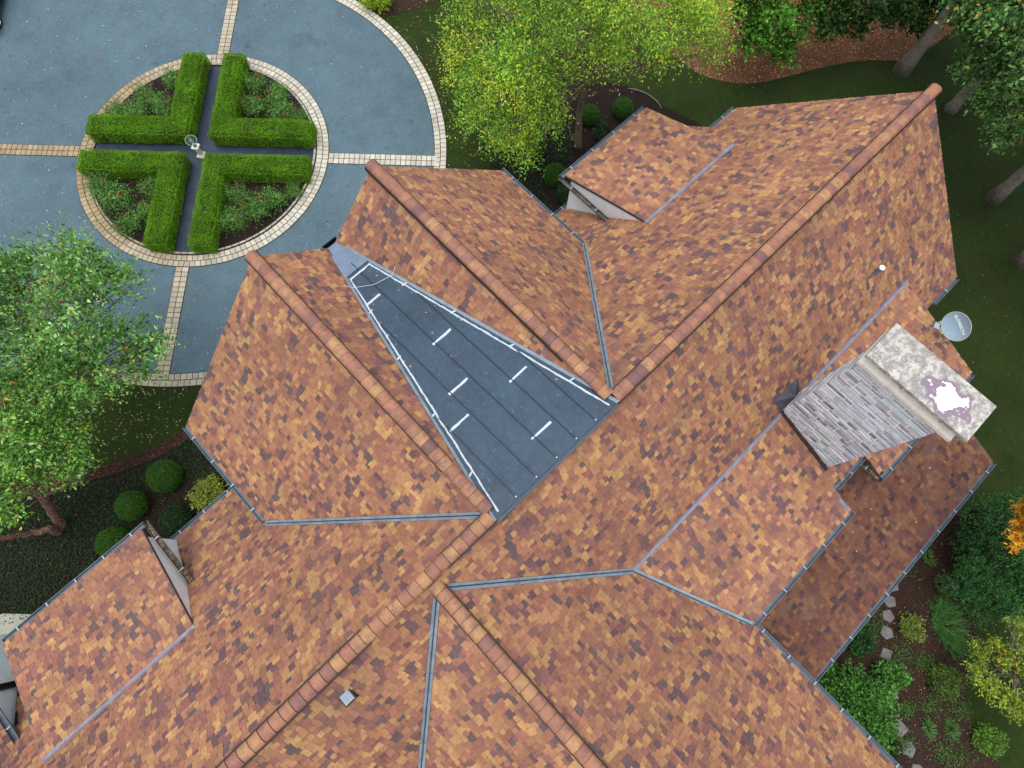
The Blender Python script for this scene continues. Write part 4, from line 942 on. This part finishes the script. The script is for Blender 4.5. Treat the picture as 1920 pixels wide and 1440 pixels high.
for px, py, r, lb_ in ((308, 893, .62, 'round clipped boxwood ball nearest the lawn, left of the front wing'), (247, 948, .56, 'round clipped boxwood ball in the middle of the left bed row'),
                       (213, 1018, .58, 'round clipped boxwood ball half hidden behind the left dormer gutter'), (1168, 203, .48, 'clipped boxwood ball by the corner of the far right dormer'),
                       (1106, 216, .46, 'clipped boxwood ball directly right of the birch trunk'), (1003, 278, .50, 'clipped boxwood ball under the drooping birch twigs'),
                       (1040, 328, .50, 'clipped boxwood ball close to the dormer eave corner')):
    ball('boxwood_ball', lb_, at(px, py, r*.8), r, BXC, [4, 3, 2, 2], group='clipped boxwood balls')
DKC = [(34, 66, 26), (26, 52, 20), (44, 82, 34), (20, 40, 16)]
ball('rounded_shrub', 'dark loose rounded shrub between the boxwood balls and the yellow shrub', at(330, 975, .4), .55, DKC, [4, 3, 2, 2], leaf=.07, n=2600)
ball('rounded_shrub', 'dark rounded shrub tucked against the white cheek of the far right dormer', at(1066, 362, .4), .55, DKC, [4, 3, 2, 2], leaf=.06, n=2600)
YC = [(144, 158, 58), (124, 142, 48), (164, 172, 76), (92, 116, 42)]
shrub('golden_shrub', 'loose yellow green shrub between the front wing and lower gutter at left', 'shrub', at(392, 927, .4), .65, .9, .075, .6, YC, [3, 3, 2, 2], dens=150)
shrub('golden_shrub', 'bright lime shrub at the top edge beside the paver border', 'shrub', at(706, -4, .4), .75, .9, .08, .6, [(160, 190, 40), (140, 176, 34), (184, 200, 60)], [3, 3, 2], dens=150)
# dense yew mass at the right
yr = root('yew_shrub', at(1852, 1060, 0), 'broad dense dark green evergreen shrub at the right edge beyond the porch gutter', 'shrub')
ybl = multi([B(1850, 980, 1.6, 1.1, 1.0), B(1880, 1040, 1.9, 1.3, 1.1), B(1840, 1090, 1.4, 1.0, .9), B(1900, 960, 1.5, .9, .9), B(1920, 1090, 1.7, 1.2, 1), B(1880, 1130, 1.2, .8, .8), B(1825, 1030, 1.0, .7, .8)], 3, .5)
V, col = sprays(ybl, 130, .085, .4, [(70, 124, 62), (56, 104, 52), (88, 142, 74), (38, 74, 38)], [4, 3, 2, 2], spray_len=.3, per=9, droop=.0, spread=.04, shell=.55, upn=1.6)
leaf_mesh('foliage', V, col, yr)
mb = MB()
for c, r in ybl[::2]: mb.tube([np.array(yr.location)*[1, 1, 0], np.array(c)*[1, 1, .6], c], [.06, .04, .015], 6)
mb.build('stem', m_bark, yr)
mb = MB()
for c, r in ybl[::4]: mb.lathe(c, [(r[0]*.72*max(.05, cos(t)), r[2]*.72*sin(t)) for t in np.linspace(-1.5, 1.5, 9)], 12)
mb.build('inner_growth', m_hedgein, yr, smooth=True)
GH = [(84, 138, 52), (68, 120, 42), (104, 158, 66), (48, 92, 32)]
shrub('leafy_shrub', 'large fresh green leafy shrub in the corner between porch gutter and rear wing gutter', 'shrub', at(1605, 1325, .8), 1.35, 1.6, .115, .75, GH, [4, 3, 2.5, 2], dens=90, spray_len=.35)
shrub('leafy_shrub', 'small green leafy shrub covering a stepping stone above the large one', 'shrub', at(1672, 1268, .5), .55, .8, .10, .75, GH, [4, 3, 2.5, 2], dens=120)
shrub('leafy_shrub', 'dim green shrub right under the porch gutter, above the large leafy one', 'shrub', at(1615, 1200, .4), .55, .7, .09, .7, [(44, 84, 34), (36, 70, 28), (58, 100, 44)], [3, 3, 2], dens=120)
shrub('leafy_shrub', 'green shrub with pinkish leaf tips in the middle of the rear mulch bed', 'shrub', at(1772, 1277, .3), .58, .65, .085, .6, [(96, 128, 48), (78, 110, 40), (150, 120, 70), (60, 92, 34)], [4, 3, 1, 2], dens=140)
shrub('leafy_shrub', 'small bright green shrub low at the right, below the yellow green shrub tree', 'shrub', at(1853, 1388, .3), .50, .6, .075, .6, [(104, 148, 50), (84, 128, 42), (124, 164, 62)], [3, 3, 2], dens=170)
shrub('sparse_plant', 'sparse yellow green plant beside the stepping stones', 'plant', at(1708, 1178, .2), .52, .45, .09, .6, [(130, 150, 60), (106, 132, 50), (160, 170, 80)], [3, 3, 2], dens=60)
shrub('dark_groundcover_shrub', 'low dark green spreading shrub beside the rear wing gutter at the bottom edge', 'shrub', at(1645, 1400, .2), .75, .45, .07, .5, DKC, [4, 3, 2, 2], dens=150)
shrub('leafy_shrub', 'dark shrub in the soil bed between birch trunk and far dormer', 'shrub', at(1130, 250, .2), .5, .5, .08, .6, DKC, [4, 3, 2, 2], dens=90)
def grass_clump(label, c, r, n, cols, wts, ln=.5, lean=(0, 0)):
    c = np.array([c[0], c[1], 0.0]); rt = root('grass_clump', c, label, 'plant')
    mbV = []; mbF = []; mbC = []; P = palette(n, cols, wts)
    for i in range(n):
        a = random.random()*2*pi; q = c+np.array([cos(a)*.7+sin(a)*.5, sin(a)*1.1, 0])*r*.8*math.sqrt(random.random()); a += random.uniform(-1.3, 1.3); d = np.array([cos(a)+lean[0], sin(a)+lean[1], 0]); d /= np.linalg.norm(d)+1e-6
        l = ln*random.uniform(.6, 1.2); wv = np.array([-d[1], d[0], 0])*.011
        b = len(mbV)
        for t in (0, .4, .75, 1): p = q+d*l*t*.55+np.array([0, 0, l*(.75*t-.5*t*t)+.03]); k = 1-t*.85; mbV += [p-wv*k, p+wv*k]; mbC += [P[i]]*2
        mbF += [(b+2*j, b+2*j+1, b+2*j+3, b+2*j+2) for j in range(3)]
    mesh_obj('blades', mbV, mbF, m_leaf, rt, np.array(mbC)); mb = MB(); mb.tube([c-[0, 0, .02], c+[0, 0, .06]], .05, 8); mb.build('crown_base', m_soil, rt); return rt
GC = [(72, 126, 52), (46, 90, 36), (80, 130, 56), (110, 150, 80)]
grass_clump('large clump of long arching green blades in the rear mulch bed', at(1775, 1175, .1), .9, 520, GC, [3, 3, 2, 1], .85, (.5, -.6))
grass_clump('small green grassy tuft right of the lowest stepping stones', at(1742, 1365, .1), .3, 150, GC, [3, 3, 2, 1], .35)
grass_clump('small grassy tuft nearest the lower right green shrub', at(1785, 1368, .1), .3, 130, GC, [3, 3, 2, 1], .34)
grass_clump('pale grassy tuft under the porch gutter below the yew', at(1742, 1045, .1), .3, 110, GC, [2, 2, 2, 2], .35)
grass_clump('thin grassy tuft beside the right edge of the yew shadow', at(1765, 1095, .1), .3, 90, GC, [2, 2, 2, 2], .33)

# hedges: four L shapes round the crossing
HH = .80
hc = None
hedge_lab = ['L-shaped clipped hedge in the far right quarter of the round bed', 'L-shaped clipped hedge in the far left quarter of the round bed', 'L-shaped clipped hedge in the near left quarter of the round bed', 'L-shaped clipped hedge in the near right quarter of the round bed']
def hedge_local():
    a0, a1, w_ = .46, 5.12, 1.0
    poly = [(a0, a0), (a1, a0), (a1, a0+w_), (a0+w_, a0+w_), (a0+w_, a1), (a0, a1)]
    def inside(x, y): return ((x > a0) & (x < a1) & (y > a0) & (y < a0+w_)) | ((x > a0) & (x < a0+w_) & (y > a0) & (y < a1))
    return poly, inside
hp, hin = hedge_local()
def hedge_data():
    # surface points: top and sides, with slightly rounded shoulders
    def edge_d(x, y):   # distance to the outline, inside positive
        d = np.full(x.shape, 9.0)
        for i in range(6):
            p, q = np.array(hp[i]), np.array(hp[(i+1) % 6]); e = q-p; L_ = np.linalg.norm(e); e = e/L_
            t = np.clip((x-p[0])*e[0]+(y-p[1])*e[1], 0, L_); d = np.minimum(d, np.hypot(x-p[0]-t*e[0], y-p[1]-t*e[1]))
        return d
    n = 30000; x = rng.uniform(.4, 5.2, n*3); y = rng.uniform(.4, 5.2, n*3); m = hin(x, y); x, y = x[m], y[m]; x, y = x[:21000], y[:21000]
    d = edge_d(x, y); rr = .2; z = HH-np.where(d < rr, rr-np.sqrt(np.maximum(0, rr*rr-(rr-d)**2)), 0)
    lump = np.array([mnoise.noise(Vector((a*1.6, b*1.6, 2)))*.05+mnoise.noise(Vector((a*5, b*5, 5)))*.02 for a, b in zip(x, y)])
    P1 = np.stack([x, y, z+lump*1.5+rng.normal(0, .018, len(x))], 1); N1 = np.tile([0, 0, 1.], (len(x), 1))
    P2 = []; N2 = []
    for i in range(6):
        p, q = np.array(hp[i]), np.array(hp[(i+1) % 6]); e = q-p; L_ = np.linalg.norm(e); e = e/L_; nn = np.array([e[1], -e[0]]); k = int(L_*1150)
        t = rng.uniform(0, L_, k); zz = rng.uniform(.04, HH-.04, k)
        lp = np.array([mnoise.noise(Vector((p[0]+a*1.8, p[1]+a*1.8, b*1.8)))*.06 for a, b in zip(t, zz)])
        P2.append(np.stack([p[0]+e[0]*t+nn[0]*lp, p[1]+e[1]*t+nn[1]*lp, zz], 1)); N2.append(np.tile([nn[0], nn[1], .1], (k, 1)))
    P = np.concatenate([P1]+P2); Nn = np.concatenate([N1]+N2); k = len(P)
    D = Nn*.7+randdir(k)*.75
    V = leaf_quads(P, D, randdir(k)+Nn*.5, .052*rng.uniform(.7, 1.35, k), .42)
    sh = rng.uniform(.72, 1.22, k)*(1+.3*np.array([mnoise.noise(Vector((a[0]*1.1, a[1]*1.1, 9))) for a in P]))
    col = palette(k, [(110, 162, 24), (94, 146, 22), (132, 180, 32), (74, 122, 16), (160, 190, 48)], [4, 3, 2.4, 1.6, .6], sh)
    return V, col
HV, HCOL = hedge_data(); HF = np.arange(len(HV)).reshape(-1, 4)
hprot = None
for k in range(4):
    r_ = bpy.data.objects.new('clipped_hedge', None); COL.objects.link(r_); tag(r_, hedge_lab[k], 'hedge', 'clipped hedges of the round bed')
    r_.location = (CC[0], CC[1], .06); r_.rotation_euler = (0, 0, PA+k*pi/2)
    if k == 0:
        def lm(name, V, F, mat, cols=None):
            o = mesh_obj(name, V, F, mat, None, cols); o.parent = r_; return o
        c1 = lm('foliage', HV, HF, m_leaf, np.repeat(HCOL, 4, 0))
        ins = .07; ip = [(p[0]+(ins if p[0] < 1 else -ins), p[1]+(ins if p[1] < 1 else -ins)) for p in hp]
        mb = MB(); mb.prism(ip, 0, HH-.2); ip2 = [(p[0]+(.16 if p[0] < 1 else -.16), p[1]+(.16 if p[1] < 1 else -.16)) for p in hp]; mb.prism(ip2, HH-.21, HH-.05)
        c2 = lm('inner_growth', mb.V, mb.F, m_hedgein); hprot = (c1, c2)
    else:
        for c in hprot:
            d = c.copy(); COL.objects.link(d); d.parent = r_

# roses in the four quarters (three prototypes, copied)
RC = [(100, 150, 66), (80, 126, 56), (128, 174, 84), (50, 84, 38), (146, 184, 88)]
def rose_proto(i):
    rt, bl = shrub('rose_bush', 'rose', 'rose bush', (0, 0), .52, .62, .062, .62, RC, [4, 3, 2.4, 2, .8], dens=150, spray_len=.42, per=8, upn=1.8, shell=.1)
    for k in range(1+i % 2):
        t = random.random()*2*pi; rr = random.uniform(.1, .42); c = np.array([cos(t)*rr, sin(t)*rr, random.uniform(.55, .72)])
        n = 16; d = randdir(n, .7); col = palette(n, [(206, 30, 54), (226, 56, 70), (176, 20, 40), (232, 96, 110)], [3, 3, 2, 1])
        V = leaf_quads(c+d*.028, d+randdir(n)*.5, randdir(n, 1), np.full(n, .062), .8); leaf_mesh('flower', V, col, rt, m_flower)
    return rt
protos = [rose_proto(i) for i in range(3)]
ROSES = [  # quarter, (a, b) in path frame, scale, label
    (1.95, 3.9, .9, 'rose bush against the hedge arm at the top of the far right quarter'), (2.1, 2.6, 1.0, 'rose bush near the inner corner of the far right quarter'), (3.1, 3.2, 1.0, 'rose bush in the middle of the far right quarter'), (3.5, 2.1, 1.05, 'rose bush by the lower arm of the far right quarter'), (4.3, 1.95, .8, 'rose bush near the paver ring in the far right quarter'),
    (-1.9, 3.9, .9, 'rose bush against the tall hedge arm in the far left quarter'), (-2.1, 2.3, 1.05, 'rose bush near the inner corner of the far left quarter'), (-3.0, 2.9, 1.05, 'rose bush in the middle of the far left quarter'), (-3.4, 2.0, 1.0, 'rose bush by the lower hedge arm of the far left quarter'), (-4.3, 2.0, .95, 'rose bush spilling to the paver ring in the far left quarter'),
    (-4.2, -1.95, 1.1, 'rose bush at the ring end of the near left quarter'), (-3.3, -2.7, 1.15, 'rose bush in the middle of the near left quarter'), (-2.0, -2.0, .8, 'rose bush at the inner corner of the near left quarter'), (-2.6, -3.9, 1.0, 'yellow tinged rose bush near the ring of the near left quarter'), (-1.85, -3.2, .85, 'rose bush beside the hedge arm of the near left quarter'),
    (1.95, -2.2, .85, 'rose bush at the inner corner of the near right quarter'), (2.9, -2.9, 1.15, 'rose bush in the middle of the near right quarter'), (2.0, -3.6, .95, 'rose bush beside the hedge arm of the near right quarter'), (3.6, -2.5, 1.0, 'rose bush right of centre in the near right quarter'), (4.5, -1.9, .7, 'small rose bush at the hedge end of the near right quarter')]
for i, (a, b, s, lb_) in enumerate(ROSES):
    src = protos[i % 3]
    if i < 3: r_ = src
    else:
        r_ = src.copy(); COL.objects.link(r_)
        for ch in list(src.children):
            c = ch.copy(); COL.objects.link(c); c.parent = r_
    q = pf(a, b); r_.location = (q[0], q[1], .06); r_.rotation_euler = (0, 0, random.random()*6.28); r_.scale = (s, s, s)
    tag(r_, lb_, 'rose bush', 'rose bushes of the round bed')

# sundial on its pedestal at the crossing
sp = np.array([*at(379, 292, .03)[:2], 0.03])
sd_ = root('armillary_sundial', sp, 'verdigris spoked dial ring on a pale stone pedestal at the crossing of the hedges', 'sundial')
sa = PA-.15
def sq(mb, h, z0, z1, h2=None):
    h2 = h2 or h; V = [(sp[0]+r*s2*cos(sa+pi/4+k*pi/2), sp[1]+r*s2*sin(sa+pi/4+k*pi/2), z) for r, z in ((h, sp[2]+z0), (h2, sp[2]+z1)) for k in range(4)]
    mb.add(V, [(3, 2, 1, 0), (4, 5, 6, 7)]+[(k, (k+1) % 4, 4+(k+1) % 4, 4+k) for k in range(4)])
mb = MB(); sq(mb, .17, 0, .10); sq(mb, .13, .10, .16, .10); sq(mb, .085, .16, .56, .075); sq(mb, .08, .56, .62, .14); sq(mb, .155, .62, .69); mb.build('pedestal', m_cast, sd_)
mb = MB(); top = sp+[0, 0, .69]; mb.lathe(top, [(.06, 0), (.09, .015), (.03, .05), (.02, .10), (.05, .13), (.02, .16)], 14); mb.build('dial_foot', m_bronze, sd_, smooth=True)
rc_ = top+[0, 0, .40]; rn = (np.array([0, 0, HC])-rc_); rn /= np.linalg.norm(rn); rn = rn+np.array([.1, .45, .35]); rn /= np.linalg.norm(rn)
ea = np.cross(rn, [0, 0, 1.]); ea /= np.linalg.norm(ea); eb = np.cross(rn, ea)
mb = MB(); mb.tube([rc_+.245*(cos(t)*ea+sin(t)*eb) for t in np.linspace(0, 2*pi, 41)], .017, 8, caps=False); mb.build('dial_ring', m_bronze, sd_, smooth=True)
mb = MB()
for k in range(12): t = 2*pi*k/12; mb.tube([rc_, rc_+.24*(cos(t)*ea+sin(t)*eb)], .007, 5)
mb.tube([rc_-rn*.02, rc_+rn*.02], .03, 10); mb.build('spokes', m_bronze, sd_)
mb = MB(); mb.tube([rc_+.26*(cos(t)*rn+sin(t)*eb) for t in np.linspace(0, 2*pi, 33)], .007, 6, caps=False); mb.tube([top+[0, 0, .13], rc_-np.array([0, 0, .24])], .012, 6); mb.build('meridian_ring', m_bronze, sd_)

# stepping stones
for i, (px, py, s, lb_) in enumerate(((1674, 1098, .25, 'stepping stone nearest the porch gutter, partly under it'), (1668, 1127, .27, 'squarish stepping stone, second from the porch gutter'), (1665, 1155, .25, 'wedge-shaped stepping stone, third from the porch gutter'),
    (1663, 1186, .27, 'five-sided stepping stone in the middle of the path'), (1661, 1226, .28, 'stepping stone just above the leafy shrubs'), (1664, 1256, .24, 'stepping stone half under the small leafy shrub'), (1675, 1300, .24, 'stepping stone at the edge of the large leafy shrub'),
    (1688, 1366, .31, 'large pale stepping stone below the large leafy shrub'), (1704, 1404, .29, 'pale stepping stone, last whole one before the bottom edge'), (1720, 1446, .28, 'stepping stone cut by the bottom edge of the picture'))):
    c = at(px, py, .04); nn = random.choice((5, 5, 6, 4)); a0 = random.random()*6; poly = [(c[0]+s*random.uniform(.85, 1.1)*cos(a0+2*pi*k/nn), c[1]+s*random.uniform(.85, 1.1)*sin(a0+2*pi*k/nn)) for k in range(nn)]
    poly = [np.array(p) for p in poly]
    rr = np.array([c[0], c[1]]); mb = MB(); n = len(poly)
    inner = [rr+(p-rr)*.93 for p in poly]
    mb.add([(p[0], p[1], .0) for p in poly]+[(p[0], p[1], .05) for p in poly]+[(p[0], p[1], .065+random.uniform(-.006, .006)) for p in inner],
           [(k, (k+1) % n, n+(k+1) % n, n+k) for k in range(n)]+[(n+k, n+(k+1) % n, 2*n+(k+1) % n, 2*n+k) for k in range(n)]+[tuple(2*n+k for k in range(n))])
    o = mb.build('stepping_stone', m_slab); tag(o, lb_, 'stone', 'stepping stones behind the house')

# low curved edging
pts = [at(*p, .05) for p in ((1178, 166), (1190, 167), (1205, 172), (1220, 180), (1232, 190), (1241, 204))]
mb = MB(); mb.tube(pts, .03, 6); tag(mb.build('garden_edging', m_slab, smooth=True), 'thin grey curved edging behind the far right dormer corner', 'edging')

# ================================================================ CAR at the top left corner
wp = at(-6, 38, .34); fd = at(40, -160, 0)-at(-10, 60, 0); fd[2] = 0; fd /= np.linalg.norm(fd); sdv = np.array([fd[1], -fd[0], 0])  # sdv = outward side
car = root('parked_car', (wp[0]-sdv[0]*.8, wp[1]-sdv[1]*.8, 0), 'black parked car cut off by the top left corner', 'car')
c0 = np.array([wp[0], wp[1], 0])-fd*.85-sdv*.92
def cp(l, s, z): return c0+fd*l+sdv*s+np.array([0, 0, z])
prof = [(0.05, .35), (0, .6), (.1, .95), (1.0, 1.02), (3.6, 1.0), (4.5, .85), (4.6, .55), (4.5, .3)]
V = []; F = []
for s_, k in ((-.90, .94), (-.78, 1.0), (.78, 1.0), (.90, .94)):
    for l, z in prof: V.append(cp(2.3+(l-2.3)*(1 if abs(s_) < .8 else .97), s_, .3+(z-.3)*k))
n = len(prof)
for j in range(3):
    for k in range(n): F.append((j*n+k, j*n+(k+1) % n, (j+1)*n+(k+1) % n, (j+1)*n+k))
F += [tuple(range(n-1, -1, -1)), tuple(3*n+k for k in range(n))]
mesh_obj('body', V, F, m_car, car)
cab = [(.35, 1.0), (.9, 1.42), (2.6, 1.45), (3.4, 1.0)]
V = [cp(l, s_*(1 if z < 1.1 else .82), z) for s_ in (-.78, .78) for l, z in cab]
mesh_obj('windows', V, [(0, 1, 2, 3), (7, 6, 5, 4), (0, 4, 5, 1), (2, 6, 7, 3), (1, 5, 6, 2)], m_glass, car)
V = [cp(l, s_, z) for s_ in (-.62, .62) for l, z in ((.88, 1.44), (.95, 1.475), (2.5, 1.49), (2.62, 1.455))]
mesh_obj('roof', V, [(0, 4, 5, 1), (1, 5, 6, 2), (2, 6, 7, 3), (0, 1, 2, 3), (7, 6, 5, 4)], m_car, car)
for l in (.85, 3.6):
    for sg in (-1, 1):
        c = cp(l, sg*.84, .34); ax = sdv*sg
        wv = MB(); ring = lambda r, o_: [c+ax*o_+r*(cos(t)*fd+sin(t)*np.array([0, 0, 1.])) for t in np.linspace(0, 2*pi, 28, endpoint=False)]
        rows = [ring(.24, .0), ring(.24, .10), ring(.30, .12), ring(.335, .09), ring(.34, -.08), ring(.24, -.1)]
        Vv = [p for r in rows for p in r]; wv.add(Vv, [(i*28+k, i*28+(k+1) % 28, (i+1)*28+(k+1) % 28, (i+1)*28+k) for i in range(5) for k in range(28)])
        wh = wv.build('wheel', m_tyre, car, smooth=True)
        rv = MB(); rr = [ring(.24, .085), ring(.215, .10), ring(.20, .06)]; rv.add([p for r in rr for p in r], [(i*28+k, i*28+(k+1) % 28, (i+1)*28+(k+1) % 28, (i+1)*28+k) for i in range(2) for k in range(28)])
        for k in range(10):
            t = 2*pi*k/10; d1 = cos(t)*fd+sin(t)*np.array([0, 0, 1.]); d2 = -sin(t)*fd+cos(t)*np.array([0, 0, 1.])
            rv.obox(c+ax*.06-d2*.014, d1*.22, d2*.028, ax*.03)
        rv.tube([c+ax*.05, c+ax*.10], .045, 12); rv.build('rim', m_rim, wh)

# ================================================================ LITTER AND GROUND COVER
def inpoly(x, y, poly):
    ins = np.zeros(len(x), bool); P = np.array([[p[0], p[1]] for p in poly]); j = len(P)-1
    for i in range(len(P)):
        c = ((P[i, 1] > y) != (P[j, 1] > y)) & (x < (P[j, 0]-P[i, 0])*(y-P[i, 1])/(P[j, 1]-P[i, 1]+1e-12)+P[i, 0]); ins ^= c; j = i
    return ins
def scatter_poly(poly, n):
    P = np.array([[p[0], p[1]] for p in poly]); lo, hi = P.min(0), P.max(0); xs = []; ys = []; k = 0
    while k < n:
        x = rng.uniform(lo[0], hi[0], n*2); y = rng.uniform(lo[1], hi[1], n*2); m = inpoly(x, y, poly); xs.append(x[m]); ys.append(y[m]); k += m.sum()
    return np.concatenate(xs)[:n], np.concatenate(ys)[:n]
def litter(name, x, y, z, size, cols, wts, label=None, ratio=.55, var=.2, up=3.0):
    n = len(x); P = np.stack([x, y, z+rng.uniform(.004, .03, n)], 1); D = randdir(n); D[:, 2] *= .25
    V = leaf_quads(P, D, randdir(n, up), size*rng.uniform(.5, 1.4, n), ratio); V[:, 2] = np.maximum(V[:, 2], np.repeat(z, 4)+.003 if hasattr(z, '__len__') else z+.003)
    o = leaf_mesh(name, V, palette(n, cols, wts, rng.uniform(.7, 1.2, n), var), None); o['kind'] = 'stuff'; return o
# the leaf-strewn bed in the wood
x, y = scatter_poly([p for p in litter_poly], 30000)
litter('leaf_litter', x, y, .02, .085, [(176, 118, 78), (196, 140, 98), (146, 92, 62), (216, 170, 130), (106, 64, 46)], [4, 3, 3, 1.5, 2])
# fallen leaves on the court
a = rng.uniform(0, 2*pi, 900); r = 11.5*np.sqrt(rng.random(900)); q = CC[None]+np.stack([np.cos(a)*r, np.sin(a)*r], 1)
lx, ly = scatter_poly([at(*p)[:2] for p in ((-20, -20), (600, -20), (420, 100), (130, 300), (130, 460), (-20, 440))], 420)
x = np.concatenate([q[:, 0], lx]); y = np.concatenate([q[:, 1], ly])
m = np.hypot(x-CC[0], y-CC[1]) > R_ISL+.1
litter('fallen_leaves', x[m], y[m], .05, .07, [(176, 92, 96), (196, 120, 104), (150, 60, 70), (190, 200, 190), (60, 66, 76), (206, 130, 80)], [3, 2, 2, 3, 3, 1])
# lawn at lower left and right of the court
lawnL = [at(*p)[:2] for p in ((180, 715), (360, 730), (340, 800), (190, 880), (0, 900), (0, 720))]
x, y = scatter_poly(lawnL, 650); litter('fallen_leaves', x, y, .02, .07, [(170, 176, 110), (190, 160, 120), (140, 120, 70), (200, 200, 170)], [3, 2, 2, 1])
lawnT = [at(*p)[:2] for p in ((700, 30), (860, -30), (1000, 100), (900, 320), (838, 320), (836, 240), (800, 130))]
x, y = scatter_poly(lawnT, 700); litter('fallen_leaves', x, y, .02, .06, [(176, 176, 80), (190, 150, 90), (150, 80, 50), (200, 200, 150)], [3, 2, 2, 1])
lawnR = [at(*p)[:2] for p in ((1150, 130), (1500, 140), (1700, 120), (1920, 120), (1920, 950), (1780, 900), (1700, 300))]
x, y = scatter_poly(lawnR, 420); litter('fallen_leaves', x, y, .02, .06, [(96, 84, 56), (120, 100, 70), (150, 130, 90)], [3, 2, 1])
def near_boxes(x, y): return np.ones(len(x), bool)
x, y = scatter_poly(bedR_p, 9000); litter('bark_chips', x, y, .014, .06, [(92, 60, 46), (114, 76, 58), (60, 42, 36), (160, 116, 88), (196, 150, 116)], [4, 3, 4, .6, .35])
for k, (px, py, r) in enumerate(((1735, 1010, .35), (1760, 960, .4), (1700, 1060, .3), (1760, 1140, .35), (1835, 1160, .35), (1730, 1240, .3), (1800, 1330, .35), (1700, 1330, .25), (1770, 1410, .4), (1640, 1170, .4), (1690, 1225, .4), (1820, 1225, .4), (1745, 1320, .35), (1700, 1395, .3), (1800, 1420, .45), (1715, 970, .3))):
    c = at(px, py, .05); n = 320; xx = c[0]+rng.normal(0, r*.7, n); yy = c[1]+rng.normal(0, r*.6, n); hh = .03+.1*rng.random(n)
    V = leaf_quads(np.stack([xx, yy, hh], 1), randdir(n)*[1, 1, .4], randdir(n, 2), .07*rng.uniform(.5, 1.3, n), .45); o = leaf_mesh('ground_weeds', V, palette(n, [(78, 122, 54), (58, 98, 42), (108, 146, 66)], [3, 3, 1.4], rng.uniform(.6, 1.2, n)), None); o['kind'] = 'stuff'
x, y = scatter_poly([at(*p)[:2] for p in [(350, 800), (290, 838), (215, 868), (120, 890), (0, 910), (0, 935), (120, 912), (215, 890), (300, 857), (370, 815)]], 1500)
litter('bark_chips', x, y, .02, .06, [(96, 60, 46), (116, 74, 58), (66, 42, 34)], [3, 2, 2])
# groundcover
def cover(name, poly, n, cols, wts, hole=None, size=.075):
    x, y = scatter_poly(poly, n)
    if hole is not None: m = ~hole(x, y); x, y = x[m], y[m]
    n = len(x); hgt = .05+.09*rng.random(n); P = np.stack([x, y, hgt], 1); D = randdir(n); D[:, 2] *= .4
    V = leaf_quads(P, D, randdir(n, 2.2), size*rng.uniform(.6, 1.3, n), .5)
    sh = rng.uniform(.6, 1.3, n); o = leaf_mesh(name, V, palette(n, cols, wts, sh), None); o['kind'] = 'stuff'
gcL = [at(*p)[:2] for p in ((385, 800), (300, 862), (215, 898), (120, 915), (10, 940), (-30, 1180), (60, 1160), (250, 1000), (460, 920))]
holeL = lambda x, y: inpoly(x, y, [at(*p)[:2] for p in ((260, 930), (330, 880), (370, 900), (420, 960), (330, 1020), (250, 1000))]) & (rng.random(len(x)) < .8)
cover('groundcover', gcL, 17000, [(36, 62, 28), (28, 50, 24), (48, 76, 36), (64, 84, 50)], [4, 3, 2, .7], holeL)
gcT = [at(*p)[:2] for p in ((905, 318), (945, 290), (985, 235), (1060, 190), (1075, 300), (1000, 330), (1045, 400), (1090, 440), (1040, 450), (940, 330))]
cover('groundcover', gcT, 6500, [(30, 62, 36), (24, 50, 30), (42, 78, 44)], [4, 3, 2])
x, y = scatter_poly(bedL_p, 260); litter('fallen_leaves', x, y, .15, .055, [(190, 130, 80), (170, 150, 90), (160, 90, 60)], [3, 2, 2])
x, y = scatter_poly(bedNE_p, 400); litter('fallen_leaves', x, y, .03, .05, [(150, 110, 80), (180, 160, 110), (120, 60, 60)], [3, 2, 2])
# a few leaves on the roofs
pts = []
for key, n in (('porch', 26), ('d2', 10), ('rear_dormer', 4), ('main_rear', 6), ('main_front', 6)):
    x0, x1, y0, y1, f = SURF[key]; x = rng.uniform(x0+.3, x1-.3, n); y = rng.uniform(y0+.2, y1-.2, n); pts += [(a, b, f(a, b)+.06) for a, b in zip(x, y)]
pts = np.array(pts); h = envelope(pts, None); pts = pts[h < pts[:, 2]]; pts = np.concatenate([pts, DECK_LEAF[:34]])
V = leaf_quads(pts, randdir(len(pts))*[1, 1, .2], randdir(len(pts), 3), .075*rng.uniform(.6, 1.4, len(pts)), .5)
o = leaf_mesh('fallen_leaves', V, palette(len(pts), [(206, 150, 96), (200, 176, 130), (176, 100, 60)], [2, 2, 1]), None); o['kind'] = 'stuff'
# leaf muck lying in the cheek gutters
pts = []
for (xx, ya, yb) in ((-6.99+.0, 6.2, 6.9), (-6.99, 7.4, 8.6), (10.72, -6.25, -5.3)): 
    n = 60; pts += list(zip(xx+rng.uniform(-.05, .06, n), rng.uniform(ya, yb, n), (5.04 if xx < 5 else 5.16)+rng.uniform(0, .03, n)))
pts = np.array(pts); V = leaf_quads(pts, randdir(len(pts))*[1, 1, .3], randdir(len(pts), 2), .06*rng.uniform(.5, 1.3, len(pts)), .5)
o = leaf_mesh('gutter_leaves', V, palette(len(pts), [(150, 110, 70), (190, 160, 110), (90, 60, 40), (180, 160, 60)], [3, 2, 3, 1]), None); o['kind'] = 'stuff'
